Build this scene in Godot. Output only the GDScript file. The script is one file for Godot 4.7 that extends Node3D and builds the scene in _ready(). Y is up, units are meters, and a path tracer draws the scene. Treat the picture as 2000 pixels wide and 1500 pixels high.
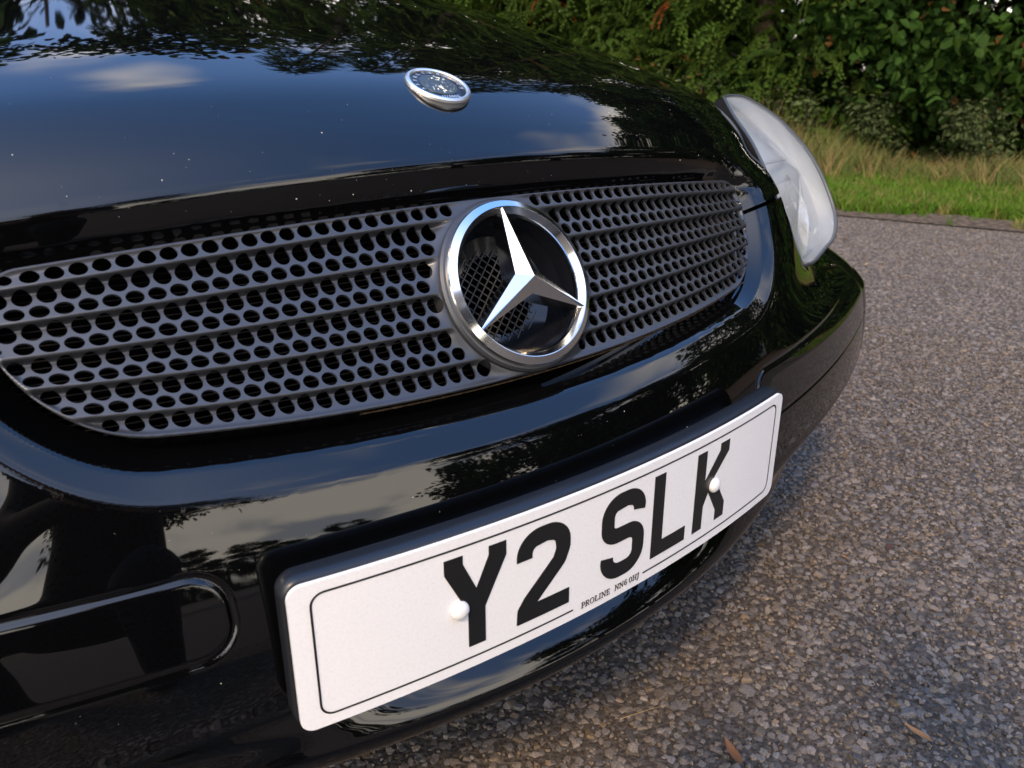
extends Node3D
# A black roadster's nose, close up, on a stone-chip road beside a hedge.

var rng := RandomNumberGenerator.new()
var mats := {}
var used := {}

# ------------------------------------------------------------------ small helpers
func sm(a: float, b: float, x: float) -> float:
	var s := clampf((x - a) / (b - a), 0.0, 1.0)
	return s * s * (3.0 - 2.0 * s)

func lin(r: float, g: float, b: float) -> Color:
	return Color(r, g, b).linear_to_srgb()

func mat(key: String, c: Color, rough: float, metal := 0.0, spec := 0.5) -> StandardMaterial3D:
	if mats.has(key):
		return mats[key]
	var m := StandardMaterial3D.new()
	m.albedo_color = c
	m.roughness = rough
	m.metallic = metal
	m.metallic_specular = spec
	mats[key] = m
	return m

func noise_tex(size: int, freq: float, seed_n: int, ramp: Array, fractal := true, kind := FastNoiseLite.TYPE_SIMPLEX_SMOOTH) -> NoiseTexture2D:
	var n := FastNoiseLite.new()
	n.noise_type = kind
	n.frequency = freq
	n.seed = seed_n
	n.fractal_type = FastNoiseLite.FRACTAL_FBM if fractal else FastNoiseLite.FRACTAL_NONE
	n.fractal_octaves = 5
	var t := NoiseTexture2D.new()
	t.width = size
	t.height = size
	t.seamless = true
	t.noise = n
	if ramp.size() > 0:
		var g := Gradient.new()
		var offs := PackedFloat32Array()
		var cols := PackedColorArray()
		for r in ramp:
			offs.append(r[0])
			cols.append(r[1])
		g.offsets = offs
		g.colors = cols
		t.color_ramp = g
	return t

func numbered(base: String) -> String:
	if not used.has(base):
		used[base] = 0
		return base
	used[base] += 1
	return "%s_%03d" % [base, used[base]]

func tag(o: Node, label: String, category: String, group := "", kind := "") -> void:
	if label: o.set_meta("label", label)
	if category: o.set_meta("category", category)
	if group: o.set_meta("group", group)
	if kind: o.set_meta("kind", kind)

func thing(called: String, label: String, category: String, group := "", at := Vector3.ZERO) -> Node3D:
	var o := Node3D.new()
	o.name = numbered(called)
	add_child(o)
	o.position = at
	tag(o, label, category, group)
	return o

func obj(called: String, mesh: Mesh, m: Material, parent: Node = null) -> MeshInstance3D:
	var o := MeshInstance3D.new()
	o.mesh = mesh
	if m: o.material_override = m
	if parent == null:
		o.name = numbered(called)
		add_child(o)
	else:
		o.name = called
		parent.add_child(o, true)
	return o

func mesh_of(v: PackedVector3Array, n: PackedVector3Array, idx: PackedInt32Array) -> ArrayMesh:
	if n.size() == v.size():
		for k in range(0, idx.size(), 3):
			var a := idx[k]
			var b := idx[k + 1]
			var c := idx[k + 2]
			if (v[c] - v[a]).cross(v[b] - v[a]).dot(n[a] + n[b] + n[c]) < 0.0:
				idx[k + 1] = c
				idx[k + 2] = b
	var a := []
	a.resize(Mesh.ARRAY_MAX)
	a[Mesh.ARRAY_VERTEX] = v
	if n.size() == v.size() and v.size() > 0:
		a[Mesh.ARRAY_NORMAL] = n
	a[Mesh.ARRAY_INDEX] = idx
	var m := ArrayMesh.new()
	if v.size() > 0 and idx.size() > 0:
		m.add_surface_from_arrays(Mesh.PRIMITIVE_TRIANGLES, a)
	return m

func face_mesh(v: PackedVector3Array, idx: PackedInt32Array) -> ArrayMesh:
	# flat shaded
	var vv := PackedVector3Array()
	var nn := PackedVector3Array()
	var ii := PackedInt32Array()
	for k in range(0, idx.size(), 3):
		var a := v[idx[k]]
		var b := v[idx[k + 1]]
		var c := v[idx[k + 2]]
		var nrm := (c - a).cross(b - a).normalized()
		for p in [a, b, c]:
			ii.append(vv.size())
			vv.append(p)
			nn.append(nrm)
	return mesh_of(vv, nn, ii)

# smooth grid: rows x cols of points, normals by central difference
func grid_normals(p: PackedVector3Array, nu: int, nt: int, flip := false) -> PackedVector3Array:
	var n := PackedVector3Array()
	n.resize(p.size())
	for i in nu:
		var i0 := maxi(i - 1, 0)
		var i1 := mini(i + 1, nu - 1)
		for j in nt:
			var du := p[i1 * nt + j] - p[i0 * nt + j]
			var dt := p[i * nt + mini(j + 1, nt - 1)] - p[i * nt + maxi(j - 1, 0)]
			var c := du.cross(dt)
			if flip: c = -c
			n[i * nt + j] = c.normalized()
	return n

# marching-squares clip of a grid: keeps f < 0; wall > 0 adds an inward skirt along the cut
func clip_grid(p: PackedVector3Array, n: PackedVector3Array, f: PackedFloat32Array, nu: int, nt: int, wall := 0.0, bevel := 0.0) -> ArrayMesh:
	var v := PackedVector3Array()
	var nn := PackedVector3Array()
	var idx := PackedInt32Array()
	var remap := PackedInt32Array()
	remap.resize(p.size())
	remap.fill(-1)
	var cuts := {}
	var segs := PackedInt32Array()
	for i in nu - 1:
		for j in nt - 1:
			var c0 := i * nt + j
			var c1 := c0 + nt
			var c2 := c1 + 1
			var c3 := c0 + 1
			var inside := int(f[c0] < 0.0) + int(f[c1] < 0.0) + int(f[c2] < 0.0) + int(f[c3] < 0.0)
			if inside == 0:
				continue
			var cs := [c0, c1, c2, c3]
			var poly := PackedInt32Array()
			var cutids := PackedInt32Array()
			for k in 4:
				var a: int = cs[k]
				var b: int = cs[(k + 1) % 4]
				if f[a] < 0.0:
					if remap[a] < 0:
						remap[a] = v.size()
						v.append(p[a])
						nn.append(n[a])
					poly.append(remap[a])
				if (f[a] < 0.0) != (f[b] < 0.0):
					var key := (mini(a, b) << 24) | maxi(a, b)
					if not cuts.has(key):
						var s := f[a] / (f[a] - f[b])
						cuts[key] = v.size()
						v.append(p[a].lerp(p[b], s))
						nn.append(n[a].lerp(n[b], s).normalized())
					poly.append(cuts[key])
					cutids.append(cuts[key])
			for k in range(1, poly.size() - 1):
				idx.append(poly[0])
				idx.append(poly[k + 1])
				idx.append(poly[k])
			if cutids.size() == 2 and wall > 0.0:
				segs.append(cutids[0])
				segs.append(cutids[1])
	if wall > 0.0:
		for k in range(0, segs.size(), 2):
			var a := segs[k]
			var b := segs[k + 1]
			var wn := (v[b] - v[a]).cross(nn[a]).normalized()
			var base := v.size()
			for q in [v[a], v[b], v[b] - nn[b] * wall, v[a] - nn[a] * wall]:
				v.append(q)
				nn.append(wn)
			idx.append_array([base, base + 1, base + 2, base, base + 2, base + 3])
	return mesh_of(v, nn, idx)

func tube(path: PackedVector3Array, radii: PackedFloat32Array, sides := 10, cap := true) -> ArrayMesh:
	var v := PackedVector3Array()
	var n := PackedVector3Array()
	var idx := PackedInt32Array()
	var up := Vector3(0.123, 0.97, 0.2).normalized()
	var m := path.size()
	for i in m:
		var d := (path[mini(i + 1, m - 1)] - path[maxi(i - 1, 0)]).normalized()
		var x := d.cross(up).normalized()
		if x.length() < 0.5: x = d.cross(Vector3.RIGHT).normalized()
		var y := x.cross(d).normalized()
		for s in sides:
			var a := TAU * s / sides
			var o := x * cos(a) + y * sin(a)
			v.append(path[i] + o * radii[i])
			n.append(o)
	for i in m - 1:
		for s in sides:
			var a := i * sides + s
			var b := i * sides + (s + 1) % sides
			idx.append_array([a, b, a + sides, b, b + sides, a + sides])
	if cap:
		for e in [0, m - 1]:
			var c := v.size()
			v.append(path[e])
			n.append((path[e] - path[1 if e == 0 else m - 2]).normalized())
			for s in sides:
				idx.append_array([c, e * sides + s, e * sides + (s + 1) % sides])
	return mesh_of(v, n, idx)

# lathe about local z: prof = [r, z]
func lathe(prof: Array, sides: int) -> ArrayMesh:
	var v := PackedVector3Array()
	var idx := PackedInt32Array()
	var nn := PackedVector3Array()
	var m := prof.size()
	for i in m - 1:
		var p0: Vector2 = prof[i]
		var p1: Vector2 = prof[i + 1]
		var t := p1 - p0
		var nr := Vector2(t.y, -t.x).normalized()
		var b := v.size()
		for s in sides + 1:
			var a := TAU * s / sides
			for q in [p0, p1]:
				v.append(Vector3(q.x * cos(a), q.x * sin(a), q.y))
				nn.append(Vector3(nr.x * cos(a), nr.x * sin(a), nr.y))
		for s in sides:
			var k := b + s * 2
			idx.append_array([k, k + 1, k + 2, k + 2, k + 1, k + 3])
	return mesh_of(v, nn, idx)

# ------------------------------------------------------------------ the car's skin
var ctrl := [[.150, -.28], [.170, -.18], [.200, -.100], [.235, -.045], [.262, -.013], [.274, -.002], [.285, .001], [.296, -.007], [.311, -.0235], [.3175, -.0290], [.327, -.0295], [.350, -.0300], [.378, -.0335], [.413, -.0424], [.440, -.0520], [.463, -.0622], [.53, -.092], [.60, -.127], [.636, -.151], [.655, -.168], [.683, -.193], [.7125, -.2325], [.742, -.315], [.785, -.50], [.844, -.80], [.898, -1.2], [.920, -1.45]]
var tab := PackedVector2Array()
const DT := 0.002
var t_max := 0.0
var t_of := {}
const YS := 0.5662
const ZS := -0.1164
const TG := 0.49
const K2 := 0.35
const K4 := 0.75

func y_to_t(y: float) -> float:
	for i in tab.size() - 1:
		if tab[i].x <= y and tab[i + 1].x > y:
			return (i + (y - tab[i].x) / (tab[i + 1].x - tab[i].x)) * DT
	return t_max

func build_profile() -> void:
	var tt := [0.0]
	for i in range(1, ctrl.size()):
		tt.append(tt[i - 1] + Vector2(ctrl[i][0] - ctrl[i - 1][0], ctrl[i][1] - ctrl[i - 1][1]).length())
	t_max = tt[-1]
	var n := int(t_max / DT) + 1
	var k := 0
	for i in n:
		var t := i * DT
		while k < ctrl.size() - 2 and tt[k + 1] < t:
			k += 1
		var s: float = (t - tt[k]) / (tt[k + 1] - tt[k])
		tab.append(Vector2(lerpf(ctrl[k][0], ctrl[k + 1][0], s), lerpf(ctrl[k][1], ctrl[k + 1][1], s)))
	var raw := func(y: float) -> float:
		for i in range(1, ctrl.size()):
			if ctrl[i][0] >= y:
				return lerpf(tt[i - 1], tt[i], (y - ctrl[i - 1][0]) / (ctrl[i][0] - ctrl[i - 1][0]))
		return t_max
	var a1: float = raw.call(.325)
	var a2: float = raw.call(.36)
	var b1: float = raw.call(.66)
	var b2: float = raw.call(.72)
	var c1: float = raw.call(.72)
	var c2: float = raw.call(.76)
	for pass_n in 900:
		var lo := 1
		if pass_n >= 160: lo = int(c1 / DT)
		elif pass_n >= 40: lo = int(b1 / DT)
		elif pass_n >= 10: lo = int(a1 / DT)
		var nt := tab.duplicate()
		for i in range(maxi(lo, 1), n - 1):
			var w := 1.0
			var t := i * DT
			if pass_n >= 160: w = sm(c1, c2, t)
			elif pass_n >= 40: w = sm(b1, b2, t)
			elif pass_n >= 10: w = sm(a1, a2, t)
			nt[i] = tab[i].lerp((tab[i - 1] + tab[i] * 2.0 + tab[i + 1]) * 0.25, w)
		tab = nt
	for y in [.285, .32, .413, .45, .47, .50, .655, .70, .379, .434, .585]:
		t_of[y] = y_to_t(y)

func prof(t: float) -> Vector2:
	var f := clampf(t / DT, 0.0, tab.size() - 1.001)
	var i := int(f)
	var n := tab.size() - 1
	return tab[i].cubic_interpolate(tab[mini(i + 1, n)], tab[maxi(i - 1, 0)], tab[mini(i + 2, n)], f - i)

func grille_top(u: float) -> float:
	return .076 - .14 * u * u

func grille_bot(u: float) -> float:
	return -.074 + .19 * u * u

func grille_sdf(u: float, v: float) -> float:
	var a := absf(u)
	var qx := 0.0
	var qy := 0.0
	var r := 0.075
	if v > 0.02:
		r = 0.028
		qy = v - grille_top(u) + r
	else:
		qy = grille_bot(u) - v + r
	qx = a - 0.367 + r
	return Vector2(maxf(qx, 0), maxf(qy, 0)).length() + minf(maxf(qx, qy), 0.0) - r

func grille_pt(u: float, v: float, g: float) -> Vector3:
	return Vector3(u, YS + v * cos(TG) + g * sin(TG), ZS - v * sin(TG) + g * cos(TG) - (K2 * u * u / 2.0 + K4 * u * u * u * u))

# signed distance to the rub strip's rounded outline, in (u, t)
func strip_sdf(u: float, t: float) -> float:
	var mid: float = (t_of[.379] + t_of[.434]) / 2.0
	var hh: float = (t_of[.434] - t_of[.379]) / 2.0
	var r := 0.024
	var qx := 0.279 - absf(u) + r
	var qy := absf(t - mid) - hh + r
	return Vector2(maxf(qx, 0), maxf(qy, 0)).length() + minf(maxf(qx, qy), 0.0) - r

func skin_q(u: float, p: Vector2, crown: float) -> float:
	var v := (p.x - crown - YS) * cos(TG) - (p.y - ZS) * sin(TG)
	return grille_sdf(u, v)

func skin_bits(u: float, t: float, p: Vector2) -> Array:
	var a := minf(absf(u), .76)
	var b: float = t - t_of[.655]
	return [a, b, sm(-.10, .02, b) * .12 * a * a]

func grille_dist(u: float, t: float) -> float:
	var p := prof(t)
	return skin_q(u, p, skin_bits(u, t, p)[2])

func skin(u: float, t: float) -> Vector3:
	var p := prof(t)
	var a := minf(absf(u), .76)
	var w := sm(t_of[.413], t_of[.50], t)
	var lo := 1.0 - sm(t_of[.285], t_of[.32], t)
	var dp := (.298 + .272 * lo) * a * a * (1.0 - w) + (.175 * a * a + .75 * pow(minf(a, .55), 4) + .499 * maxf(0.0, a - .55)) * w
	var b: float = t - t_of[.655]
	dp *= 1.0 - .75 * sm(0, 1.2, b)
	var crown := sm(-.10, .02, b) * .12 * a * a
	var dome := .022 * sm(.05, .7, b) * (1.0 - sm(.16, .36, absf(u)))
	var over := maxf(0.0, absf(u) - .735)
	var r := .115
	var th := minf(over / r, 1.45)
	var rest := maxf(0.0, over - 1.45 * r)
	var phi := sm(t_of[.50], t_of[.70], t) * PI / 2.0
	var k := r * (1.0 - cos(th)) + rest * sin(1.45)
	var x := signf(u) * (minf(absf(u), .735) + r * sin(th) + rest * cos(1.45))
	# displacement along the profile's normal
	var p2 := prof(t + .003)
	var p1 := prof(t - .003)
	var tg := (p2 - p1).normalized()
	var ny := -tg.y
	var nz := tg.x
	var d := 0.0
	if b < .03 and t > t_of[.413] and absf(u) < .46:
		var v := (p.x - crown - YS) * cos(TG) - (p.y - ZS) * sin(TG)
		var q := grille_sdf(u, v)
		var top := sm(.035, .06, v)
		var qc := lerpf(.043, .029, top)
		if q < qc + .004:
			var s := qc - q
			# soft corner at the crease
			var sc := .5 * (s + sqrt(s * s + .000005))
			var band := .45 * minf(sc, .020) + 1.2 * clampf(sc - .020, 0.0, .030)
			var nose := 1.0 * minf(sc, .016) + .0022 * sm(.0150, .0168, sc) + .75 * maxf(0.0, sc - .0165)
			d -= lerpf(band, nose, top)
	if t < t_of[.45] and t > t_of[.32] and absf(u) > .25:
		var q2 := strip_sdf(u, t)
		d -= .0014 * exp(-pow(q2 / .0016, 2))
		d += .0010 * sm(.0, -.005, q2)
	return Vector3(x, p.x - crown + dome - k * sin(phi) + d * ny, p.y - dp - k * cos(phi) + d * nz)

var lamp_poly := PackedVector2Array([Vector2(0.545, 0.552), Vector2(0.503, 0.590), Vector2(0.482, 0.628), Vector2(0.477, 0.671), Vector2(0.487, 0.718), Vector2(0.505, 0.759), Vector2(0.537, 0.799), Vector2(0.564, 0.828), Vector2(0.584, 0.842), Vector2(0.640, 0.860), Vector2(0.680, 0.850), Vector2(0.760, 0.770), Vector2(0.840, 0.700), Vector2(0.840, 0.600), Vector2(0.780, 0.555), Vector2(0.680, 0.530), Vector2(0.600, 0.530)])

func poly_sdf(poly: PackedVector2Array, p: Vector2) -> float:
	var best := 1e9
	var n := poly.size()
	for i in n:
		var q := Geometry2D.get_closest_point_to_segment(p, poly[i], poly[(i + 1) % n])
		best = minf(best, q.distance_to(p))
	return -best if Geometry2D.is_point_in_polygon(p, poly) else best

func panel(us: PackedFloat32Array, ts: PackedFloat32Array, keep: Callable, wall := 0.012) -> ArrayMesh:
	var nu := us.size()
	var nt := ts.size()
	var p := PackedVector3Array()
	var f := PackedFloat32Array()
	p.resize(nu * nt)
	f.resize(nu * nt)
	for i in nu:
		for j in nt:
			p[i * nt + j] = skin(us[i], ts[j])
			f[i * nt + j] = keep.call(us[i], ts[j])
	return clip_grid(p, grid_normals(p, nu, nt), f, nu, nt, wall)

func steps(marks: Array) -> PackedFloat32Array:
	# marks: [start, end, step] runs
	var o := PackedFloat32Array()
	for m in marks:
		var n := maxi(1, int(round((m[1] - m[0]) / m[2])))
		for i in n:
			o.append(lerpf(m[0], m[1], float(i) / n))
	o.append(marks[-1][1])
	return o

func bumper_keep(u: float, t: float) -> float:
	var f: float = t - (t_of[.585] - .0025)
	if absf(u) < .47 and t > t_of[.45]:
		f = maxf(f, -.001 - grille_dist(u, t))
	if absf(u) > .42 and t > .48:
		f = maxf(f, -poly_sdf(lamp_poly, Vector2(absf(u), t)))
	return f

func bonnet_keep(u: float, t: float) -> float:
	var f: float = (t_of[.585] + .0025) - t
	if absf(u) < .47 and t < t_of[.70]:
		f = maxf(f, .0035 - grille_dist(u, t))
	if absf(u) > .42 and t < .90:
		f = maxf(f, -poly_sdf(lamp_poly, Vector2(absf(u), t)))
	return maxf(f, absf(u) - .60)

func fender_keep(u: float, t: float) -> float:
	var f: float = (t_of[.585] + .0025) - t
	if t < .90:
		f = maxf(f, -poly_sdf(lamp_poly, Vector2(absf(u), t)))
	return maxf(f, .604 - absf(u))

# ------------------------------------------------------------------ plate
const PK := 0.705
const PTAU := 0.02

func plate_pt(s: float, t: float, h: float) -> Vector3:
	var th := PK * s
	var c := Vector3(sin(th) / PK, t * cos(PTAU) + .38, (cos(th) - 1.0) / PK - t * sin(PTAU))
	return c + Vector3(sin(th), sin(PTAU), cos(th)).normalized() * h

# an outline in the plate's plane, extruded from h0 to h1, cut into strips so that it follows the curve
func plate_solid(poly: PackedVector2Array, h0: float, h1: float) -> ArrayMesh:
	var v := PackedVector3Array()
	var nn := PackedVector3Array()
	var idx := PackedInt32Array()
	var lo := 1e9
	var hi := -1e9
	for p in poly:
		lo = minf(lo, p.x)
		hi = maxf(hi, p.x)
	var n := maxi(1, int(ceil((hi - lo) / .02)))
	for k in n:
		var a := lerpf(lo, hi, float(k) / n)
		var b := lerpf(lo, hi, float(k + 1) / n)
		var strip := PackedVector2Array([Vector2(a, -1), Vector2(b, -1), Vector2(b, 1), Vector2(a, 1)])
		for piece in Geometry2D.intersect_polygons(poly, strip):
			var tri := Geometry2D.triangulate_polygon(piece)
			var base := v.size()
			for p in piece:
				v.append(plate_pt(p.x, p.y, h1))
				nn.append((plate_pt(p.x, p.y, 1.0) - plate_pt(p.x, p.y, 0.0)).normalized())
			for i in tri:
				idx.append(base + i)
	var m := poly.size()
	for i in m:
		var a := poly[i]
		var b := poly[(i + 1) % m]
		var e := b - a
		var sub := maxi(1, int(absf(e.x) / .02))
		for k in sub:
			var c := a + e * (float(k) / sub)
			var d := a + e * (float(k + 1) / sub)
			var base := v.size()
			var q := [plate_pt(c.x, c.y, h0), plate_pt(d.x, d.y, h0), plate_pt(d.x, d.y, h1), plate_pt(c.x, c.y, h1)]
			var nr: Vector3 = (q[1] - q[0]).cross(q[3] - q[0]).normalized()
			for w in q:
				v.append(w)
				nn.append(nr)
			idx.append_array([base, base + 2, base + 1, base, base + 3, base + 2])
	return mesh_of(v, nn, idx)

func round_rect(x0: float, y0: float, x1: float, y1: float, r: float, seg := 8) -> PackedVector2Array:
	var o := PackedVector2Array()
	for c in [[x1 - r, y1 - r, 0.0], [x0 + r, y1 - r, 90.0], [x0 + r, y0 + r, 180.0], [x1 - r, y0 + r, 270.0]]:
		for i in seg + 1:
			var a := deg_to_rad(c[2] + 90.0 * i / seg)
			o.append(Vector2(c[0] + r * cos(a), c[1] + r * sin(a)))
	return o

func arc(cx: float, cy: float, rx: float, ry: float, a0: float, a1: float, n := 10) -> PackedVector2Array:
	var o := PackedVector2Array()
	for i in n + 1:
		var a := deg_to_rad(lerpf(a0, a1, float(i) / n))
		o.append(Vector2(cx + rx * cos(a), cy + ry * sin(a)))
	return o

# letters: filled outlines in a 50 x 79 mm box, from the lower left
func letter_polys(ch: String) -> Array:
	var w := 0.050
	var h := 0.0775
	var s := 0.0138
	var P := func(x: float, y: float) -> Vector2: return Vector2(x, y)
	match ch:
		"Y":
			return [PackedVector2Array([P.call(.018, 0), P.call(.032, 0), P.call(.032, .030), P.call(w, .066), P.call(w, h), P.call(w - .0145, h), P.call(w - .0145, .0705), P.call(.025, .0475), P.call(.0145, .0705), P.call(.0145, h), P.call(0, h), P.call(0, .066), P.call(.018, .030)])]
		"L":
			return [PackedVector2Array([P.call(0, 0), P.call(.0465, 0), P.call(.0465, s), P.call(s, s), P.call(s, h), P.call(0, h)])]
		"K":
			return [PackedVector2Array([P.call(0, 0), P.call(s, 0), P.call(s, .0225), P.call(.0205, .0345), P.call(.0355, .0105), P.call(.0355, 0), P.call(.050, 0), P.call(.050, .0145), P.call(.0285, .047), P.call(.050, .0665), P.call(.050, h), P.call(.0355, h), P.call(.0355, .071), P.call(s, .0475), P.call(s, h), P.call(0, h)])]
	var line := PackedVector2Array()
	var m := s / 2.0
	if ch == "2":
		line.append(P.call(m, .054))
		line.append(P.call(m, .0575))
		line.append_array(arc(w / 2 - .003, .0575, w / 2 - .003 - m, h - .0575 - m, 180, 90, 8))
		line.append_array(arc(w / 2 + .003, .0575, w / 2 - .003 - m, h - .0575 - m, 90, 0, 8))
		line.append(P.call(w - m, .052))
		line.append(P.call(w - m - .0035, .043))
		line.append(P.call(m + .0055, .0175))
		line.append(P.call(m + .0005, .0105))
		line.append(P.call(m, 0))
		var polys := Geometry2D.offset_polyline(line, m, Geometry2D.JOIN_ROUND, Geometry2D.END_BUTT)
		var body := polys[0]
		var bar := PackedVector2Array([P.call(.001, 0), P.call(w, 0), P.call(w, s), P.call(.001, s)])
		body = Geometry2D.intersect_polygons(body, PackedVector2Array([P.call(-.01, 0), P.call(.1, 0), P.call(.1, .1), P.call(-.01, .1)]))[0]
		return Geometry2D.merge_polygons(body, bar)
	# S
	line.append(P.call(w - m - .0005, .0555))
	line.append_array(arc(w - m - .0145, .0575, .0145, h - .0575 - m, 0, 90, 8))
	line.append_array(arc(m + .0145, .0575, .0145, h - .0575 - m, 90, 180, 8))
	line.append(P.call(m, .0535))
	line.append_array(arc(m + .0115, .0490, .0115, .0090, 180, 270, 6))
	line.append_array(arc(w - m - .0115, .0290, .0115, .0110, 90, 0, 6))
	line.append_array(arc(w - m - .0145, .0205, .0145, .0205 - m, 0, -90, 8))
	line.append_array(arc(m + .0145, .0205, .0145, .0205 - m, -90, -178, 8))
	line.append(P.call(m + .0005, .0225))
	return Geometry2D.offset_polyline(line, m, Geometry2D.JOIN_ROUND, Geometry2D.END_BUTT)

# ------------------------------------------------------------------ scene
func _ready() -> void:
	rng.seed = 7
	setup_camera()
	setup_sky()
	build_profile()
	build_ground()
	build_car()
	build_verge()
	build_trees()
	build_litter()
	build_photographer()

func setup_camera() -> void:
	var cam := Camera3D.new()
	cam.name = "camera"
	add_child(cam)
	cam.transform = Transform3D(Basis(Vector3(.7769035, .0120257, .6295048), Vector3(.2264312, .9275876, -.2971702), Vector3(-.5874946, .3734121, .7179231)).orthonormalized(), Vector3(-.40679, .73154, .36869))
	cam.fov = 51.18
	cam.near = 0.02
	cam.far = 400.0
	var at := CameraAttributesPhysical.new()
	at.frustum_focal_length = 25.055
	at.frustum_focus_distance = 0.74
	at.exposure_aperture = 10.5
	at.frustum_near = 0.02
	at.frustum_far = 400.0
	cam.attributes = at
	cam.current = true

func setup_sky() -> void:
	var w := 1024
	var h := 512
	var im := Image.create(w, h, false, Image.FORMAT_RGBF)
	var az_s := deg_to_rad(-58.0)
	var el_s := deg_to_rad(44.0)
	var toward := Vector3(sin(az_s) * cos(el_s), sin(el_s), cos(az_s) * cos(el_s))
	var n := FastNoiseLite.new()
	n.seed = 11
	n.frequency = 1.0
	n.fractal_octaves = 5
	n.fractal_gain = 0.55
	for j in h:
		var el := PI * (0.5 - (j + 0.5) / h)
		var y := sin(el)
		for i in w:
			var az := TAU * (i + 0.5) / w
			var d := Vector3(cos(el) * sin(az), y, -cos(el) * cos(az))
			var c := Color()
			if y > -0.02:
				var yy := maxf(y, 0.0)
				var k := pow(1.0 - yy, 2.6)
				var top := Vector3(.24, .55, 1.30)
				var hor := Vector3(1.20, 1.20, 1.20)
				var s := top.lerp(hor, k)
				# broken cloud, thicker low down
				var f := 1.0 / (yy + 0.16)
				var q := Vector3(d.x * f * 1.1, yy * 0.5, d.z * f * 1.1)
				var cl := n.get_noise_3dv(q * 0.62 + Vector3(3.1, 0, 7.7)) * 0.5 + 0.5
				var cover := lerpf(0.58, 0.30, sm(0.75, 0.10, yy))
				var m := sm(cover, cover + 0.22, cl)
				var cc := Vector3(2.95, 2.65, 2.25)
				s = s.lerp(cc, m * 0.9)
				var glow := pow(maxf(0.0, d.dot(toward)), 4.0)
				s += Vector3(1.5, 1.34, 1.10) * glow
				c = Color(s.x, s.y, s.z)
			else:
				c = Color(.16, .16, .14)
			im.set_pixel(i, j, c)
	var pm := PanoramaSkyMaterial.new()
	pm.panorama = ImageTexture.create_from_image(im)
	var sky := Sky.new()
	sky.sky_material = pm
	var e := Environment.new()
	e.background_mode = Environment.BG_SKY
	e.sky = sky
	e.tonemap_mode = Environment.TONE_MAPPER_LINEAR
	e.tonemap_exposure = 1.34
	e.background_energy_multiplier = 1.0
	e.sdfgi_enabled = true
	e.ssao_enabled = true
	e.ssil_enabled = true
	var we := WorldEnvironment.new()
	we.name = "environment"
	we.environment = e
	add_child(we)
	var sun := DirectionalLight3D.new()
	sun.name = "sun"
	sun.light_energy = 0.70
	sun.light_color = Color(1.0, .86, .68)
	sun.light_angular_distance = 6.0
	sun.shadow_enabled = true
	add_child(sun)
	sun.look_at_from_position(toward * 50.0, Vector3.ZERO, Vector3.UP)

# road side frame: a = across (to the hedge), s = along
const ND := Vector3(.925, 0, -.38)
const DD := Vector3(.38, 0, .925)

func side(a: float, s: float, y := 0.0) -> Vector3:
	return ND * a + DD * s + Vector3(0, y, 0)

func quad_sheet(called: String, a0: float, a1: float, s0: float, s1: float, y: float, m: Material) -> MeshInstance3D:
	var v := PackedVector3Array([side(a0, s0, y), side(a1, s0, y), side(a1, s1, y), side(a0, s1, y)])
	var n := PackedVector3Array([Vector3.UP, Vector3.UP, Vector3.UP, Vector3.UP])
	return obj(called, mesh_of(v, n, PackedInt32Array([0, 1, 2, 0, 2, 3])), m)

func stone_mesh(r: RandomNumberGenerator) -> ArrayMesh:
	# an angular chip rolled into tar: broken flat top, bevelled rim
	var v := PackedVector3Array()
	var idx := PackedInt32Array()
	var n := 5 + r.randi() % 3
	var tilt := Vector2(r.randfn(0, .24), r.randfn(0, .24))
	v.append(Vector3(r.randf_range(-.15, .15), .36 + r.randf_range(-.03, .06), r.randf_range(-.15, .15)))
	var rads := PackedFloat32Array()
	var angs := PackedFloat32Array()
	for i in n:
		angs.append(TAU * (i + r.randf_range(-.32, .32)) / n)
		rads.append(r.randf_range(.33, .64))
	for ring in 3:
		for i in n:
			var k: float = [.74, .95, 1.02][ring]
			var p := Vector3(cos(angs[i]) * rads[i] * k, [.32, .16, -.35][ring], sin(angs[i]) * rads[i] * k)
			p.y += (p.x * tilt.x + p.z * tilt.y) + r.randf_range(-.04, .04)
			v.append(p)
	for i in n:
		var a := 1 + i
		var b := 1 + (i + 1) % n
		idx.append_array([0, a, b])
		for ring in 2:
			var o := ring * n
			idx.append_array([a + o, a + n + o, b + o, b + o, a + n + o, b + n + o])
	return face_mesh(v, idx)

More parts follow.
